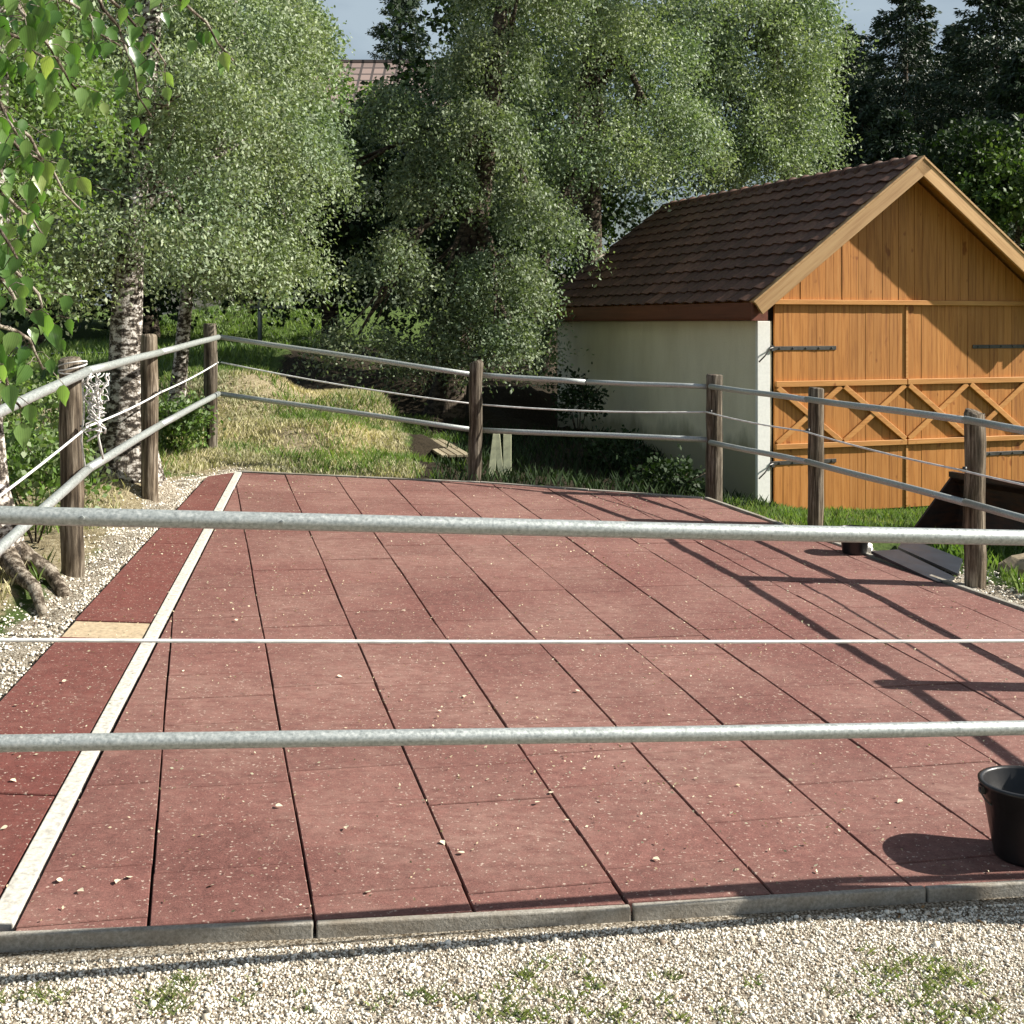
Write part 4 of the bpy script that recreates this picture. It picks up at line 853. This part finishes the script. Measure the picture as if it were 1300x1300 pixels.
twm.build('twigs', ROOTB, nb, True)
V, tn = lobes_crown([(-.3, 0, 3.6, 1.0, 1, .8), (-.5, .2, 2.6, .6, .8, .7), (.35, .2, 3.9, .7, .8, .6)], 9000, .05, .3, 8, .8); quads('crown', V, LEAFG, tn, nb)

# ------------------------------------------------------------------ grass, gravel, litter (stuff)
def blades(name, label, pts, hgt, wid, mat, lean=.45):
    pts = np.asarray(pts); n = len(pts); z_ = hz(pts[:, 0], pts[:, 1]); b = np.stack([pts[:, 0], pts[:, 1], z_-.01], 1)
    h_ = hgt*rng.uniform(.4, 1.4, (n, 1)); a_ = rng.uniform(0, 2*np.pi, n); s = np.stack([np.cos(a_), np.sin(a_), 0*a_], 1)*wid*.5
    ld = np.stack([np.cos(a_*3.3), np.sin(a_*3.3), 0*a_], 1)*lean; m_ = b+np.array([0, 0, 1])*h_*.55+ld*h_*.3; tp = b+np.array([0, 0, 1])*h_+ld*h_
    V = np.stack([b-s, b+s, m_+s*.8, tp], 1); return props(quads(name, V, mat), label, kind='stuff')
def scatter(n, x0, x1, y0, y1, cond=None):
    p = np.stack([rng.uniform(x0, x1, n), rng.uniform(y0, y1, n)], 1)
    if cond is not None: p = p[cond(p[:, 0], p[:, 1])]
    return p
def clumpy(p, sc_, thr):
    v = np.sin(p[:, 0]*sc_+1.3*np.sin(p[:, 1]*sc_*.7))+np.sin(p[:, 1]*sc_*1.3+1.7*np.sin(p[:, 0]*sc_*.9)); return p[v+rng.normal(0, .35, len(p)) > thr]
out = lambda x, y: inside(x, y, POLY) < -.12
blades('dry_grass', 'sunlit dry grass on the bank behind the mats', clumpy(scatter(90000, -4.3, -.5, 12.5, 16.8, lambda x, y: out(x, y) & (x < -1.05-.12*(y-13)+.15*np.sin(y*5))), 3.1, -1.2), .055, .008, GRASSD)
blades('green_grass', 'green grass among the dry bank', clumpy(scatter(26000, -4.3, -.5, 12.6, 17, lambda x, y: out(x, y)), 2.6, .1), .09, .010, GRASSG)
blades('rough_grass', 'thin dry and green grass under the birches on the left', clumpy(scatter(26000, -5.5, -2.55, 4.6, 13, lambda x, y: inside(x, y, POLY) < -.45), 1.9, -.3), .08, .008, GRASSD)
blades('grass_tufts', 'green grass tufts around the left fence posts', clumpy(scatter(22000, -5.8, -2.6, 4.6, 15, lambda x, y: inside(x, y, POLY) < -.38), 2.7, .55), .12, .011, GRASSG)
blades('lawn_grass', 'green lawn beyond the bank', scatter(40000, -9, 0, 17, 34, lambda x, y: (x < -3.7-(y-17)*.04)), .13, .03, GRASSG)
cd = lambda x, y: (inside(x, y, POLY) < -.1) & ((x-2.69)*.349-(y-14)*.937 > .06)
blades('green_grass', 'green grass strip in front of the garage doors', clumpy(scatter(46000, 2.0, 6.0, 10.4, 15.5, cd), 5.0, -.2), .07, .010, GRASSG)
blades('dry_grass', 'drier blades in the grass before the garage doors', clumpy(scatter(16000, 2.0, 6.0, 10.4, 15.5, cd), 4.0, -.6), .06, .009, GRASSW)
blades('green_grass', 'weeds along the right kerb by the big post', clumpy(scatter(9000, 3.3, 5.0, 7.2, 10.2, lambda x, y: inside(x, y, POLY) < -.25), 2.4, .1), .11, .014, GRASSG)
blades('shade_grass', 'dark grass in the shade behind the far fence', scatter(5000, -.8, 2.6, 12.3, 17, lambda x, y: ((x-2.69)*.937+(y-14)*.349 < -.05)), .12, .012, LEAFD)  # blades take the near-black leaf colour to carry the shade
cen = scatter(760, -1.9, 2.3, 3.36, 3.95, lambda x, y: (y < 3.56+.12*x+.07*np.sin(x*7)+.04*np.sin(x*19))); cen = cen[np.sin(cen[:, 0]*5.5+1)+.6*np.sin(cen[:, 0]*13)+rng.normal(0, .7, len(cen)) > -.1]
pp = []
for c_ in cen:
    k_ = rng.integers(4, 26); pp.append(c_+rng.normal(0, .006+.0007*k_, (k_, 2)))
pp = np.concatenate(pp); blades('grass_tufts', 'thin grass tufts in the gravel at the bottom', pp, .026, .0026, GRASSW, .9)
pp2 = pp[rng.random(len(pp)) < .5]; blades('grass_tufts', 'fresh green blades in the gravel at the bottom', pp2+rng.normal(0, .008, pp2.shape), .022, .0026, GRASSG, 1.0)
# pebbles
ico = np.array([(0,0,1),(.894,0,.447),(.276,.851,.447),(-.724,.526,.447),(-.724,-.526,.447),(.276,-.851,.447),(.724,.526,-.447),(-.276,.851,-.447),(-.894,0,-.447),(-.276,-.851,-.447),(.724,-.526,-.447)])
icf = [(0,1,2),(0,2,3),(0,3,4),(0,4,5),(0,5,1),(1,6,2),(2,7,3),(3,8,4),(4,9,5),(5,10,1),(2,6,7),(3,7,8),(4,8,9),(5,9,10),(1,10,6)]
def pebbles(name, label, pts, s0, s1, mat):
    n = len(pts); z_ = hz(pts[:, 0], pts[:, 1]); s = rng.uniform(s0, s1, (n, 1, 1))*rng.uniform(.6, 1.2, (n, 1, 3)); V = ico[None]*s*(1+.12*rng.standard_normal((n, 11, 1)))
    a_ = rng.uniform(0, 6.28, n); c, s_ = np.cos(a_)[:, None], np.sin(a_)[:, None]; x_, y_ = V[..., 0]*c-V[..., 1]*s_, V[..., 0]*s_+V[..., 1]*c
    V = np.stack([x_+pts[:, :1], y_+pts[:, 1:2], V[..., 2]*.8+z_[:, None]+s[:, :, 2]*.35], -1).reshape(-1, 3)
    Fc = (np.array(icf)[None]+(np.arange(n)*11)[:, None, None]).reshape(-1, 3).astype(np.int32); me = bpy.data.meshes.new(name)
    me.vertices.add(len(V)); me.vertices.foreach_set('co', V.astype(np.float32).ravel()); me.loops.add(Fc.size); me.loops.foreach_set('vertex_index', Fc.ravel()); me.polygons.add(len(Fc))
    me.polygons.foreach_set('loop_start', np.arange(0, Fc.size, 3, dtype=np.int32)); me.polygons.foreach_set('loop_total', np.full(len(Fc), 3, dtype=np.int32)); me.update(calc_edges=True)
    at_ = me.attributes.new('tone', 'FLOAT', 'FACE'); at_.data.foreach_set('value', np.repeat(rng.random(n), 15).astype(np.float32)); me.materials.append(mat); return props(obj(name, me), label, kind='stuff')
def m_peb():
    m = Mat('pale limestone pebbles', .85, .3); m.col(m.ramp(m.attr('tone'), [(0, (.14, .10, .07)), (.15, (.45, .38, .29)), (.5, (.74, .68, .57)), (1, (.88, .85, .77))])); return m.m
PEB = m_peb()
TWG = simple('dry twig', (.10, .07, .045), .9)

pf = lambda x, y: y < 3.80+.183*x
pebbles('gravel', 'pale pebble gravel along the front kerb', scatter(60000, -1.95, 2.3, 3.25, 4.2, pf), .0018, .0054, PEB)
pebbles('coarse_gravel', 'larger stones among the front gravel', scatter(900, -1.95, 2.3, 3.25, 4.2, pf), .006, .012, PEB)
pebbles('gravel', 'pale gravel between the left mats and the fence', scatter(26000, -3.3, -2.0, 3.6, 13, lambda x, y: (inside(x, y, POLY) < -.0) & (inside(x, y, POLY) > -.30-.07*np.sin(y*3)-.25*rng.random(len(x))**2)), .004, .010, PEB)
pebbles('gravel', 'pale gravel outside the right kerb', scatter(6000, 2.6, 4.6, 5, 9.4, lambda x, y: (inside(x, y, POLY) < -.06) & (inside(x, y, POLY) > -.8)), .006, .014, PEB)
dl = scatter(420, -1.9, 2.3, 3.3, 4.2, pf); dl = clumpy(dl, 5, -.2); a_ = rng.uniform(0, 6.28, len(dl))
C_ = np.stack([dl[:, 0], dl[:, 1], hz(dl[:, 0], dl[:, 1])+.008], 1); props(quads('dead_leaf_bits', leaves(C_, np.stack([np.cos(a_), np.sin(a_), rng.uniform(-.1, .4, len(dl))], 1), .02, .4, np.tile([0, 0, 1.0], (len(dl), 1))), m_leaf('brown dead leaf bits', (.05, .028, .015), (.22, .13, .06), (.12, .08, .04), .8, .05)), 'brown dead leaf bits on the front gravel', kind='stuff')
# litter on the mats
def litter(n, s, name, label, mat, cond):
    p = scatter(n*3, -2.8, 3.5, 3.7, 12, lambda x, y: inside(x, y, POLY) > .05); p = cond(p)[:n]; m_ = len(p)
    C = np.stack([p[:, 0], p[:, 1], plane(p[:, 0], p[:, 1])+.006], 1); a_ = rng.uniform(0, 6.28, m_); d = np.stack([np.cos(a_), np.sin(a_), rng.uniform(-.1, .5, m_)], 1)
    V = leaves(C, d, s, .5, np.tile([0, 0, 1.0], (m_, 1))); return props(quads(name, V, mat), label, kind='stuff')
LIT = m_leaf('straw coloured bits', (.34, .26, .16), (.72, .66, .52), (.6, .52, .38), .7, .1)
litter(2600, .013, 'litter', 'tiny straw and grit bits scattered on the mats', LIT, lambda p: p)
litter(1800, .016, 'litter', 'denser patches of straw bits on the mats', LIT, lambda p: clumpy(p, 2.1, .9))
flm = MB().add([(x_*.030, y_*.026, (z_+.22)*.016) for x_, y_, z_ in vsL], fL).mesh('fallen_leaf', simple('pale fallen leaf', (.72, .64, .46), .7, .3, 0, 20, .2), True)
for i, (px_, py_) in enumerate(((82, 868), (20, 898), (14, 992), (10, 1052), (20, 959), (75, 1123), (100, 1133), (165, 1118), (272, 1127), (300, 790), (470, 1136), (590, 1086), (680, 1022), (830, 1092), (428, 860), (590, 885), (515, 777), (455, 780), (350, 1025), (560, 1070), (150, 1120), (440, 1052), (735, 880), (1145, 1018), (700, 1010))):
    g_ = G(px_, py_); o = props(obj('fallen_leaf', flm), 'pale dry leaf lying on the red mats', 'leaf', 'fallen leaves on the mats'); o.location = g_+Vector((0, 0, .006)); o.rotation_euler = (random.uniform(-.3, .3), random.uniform(-.3, .3), random.uniform(0, 6.28))
print('tiles', len(tiles), 'big leaves', cnt)
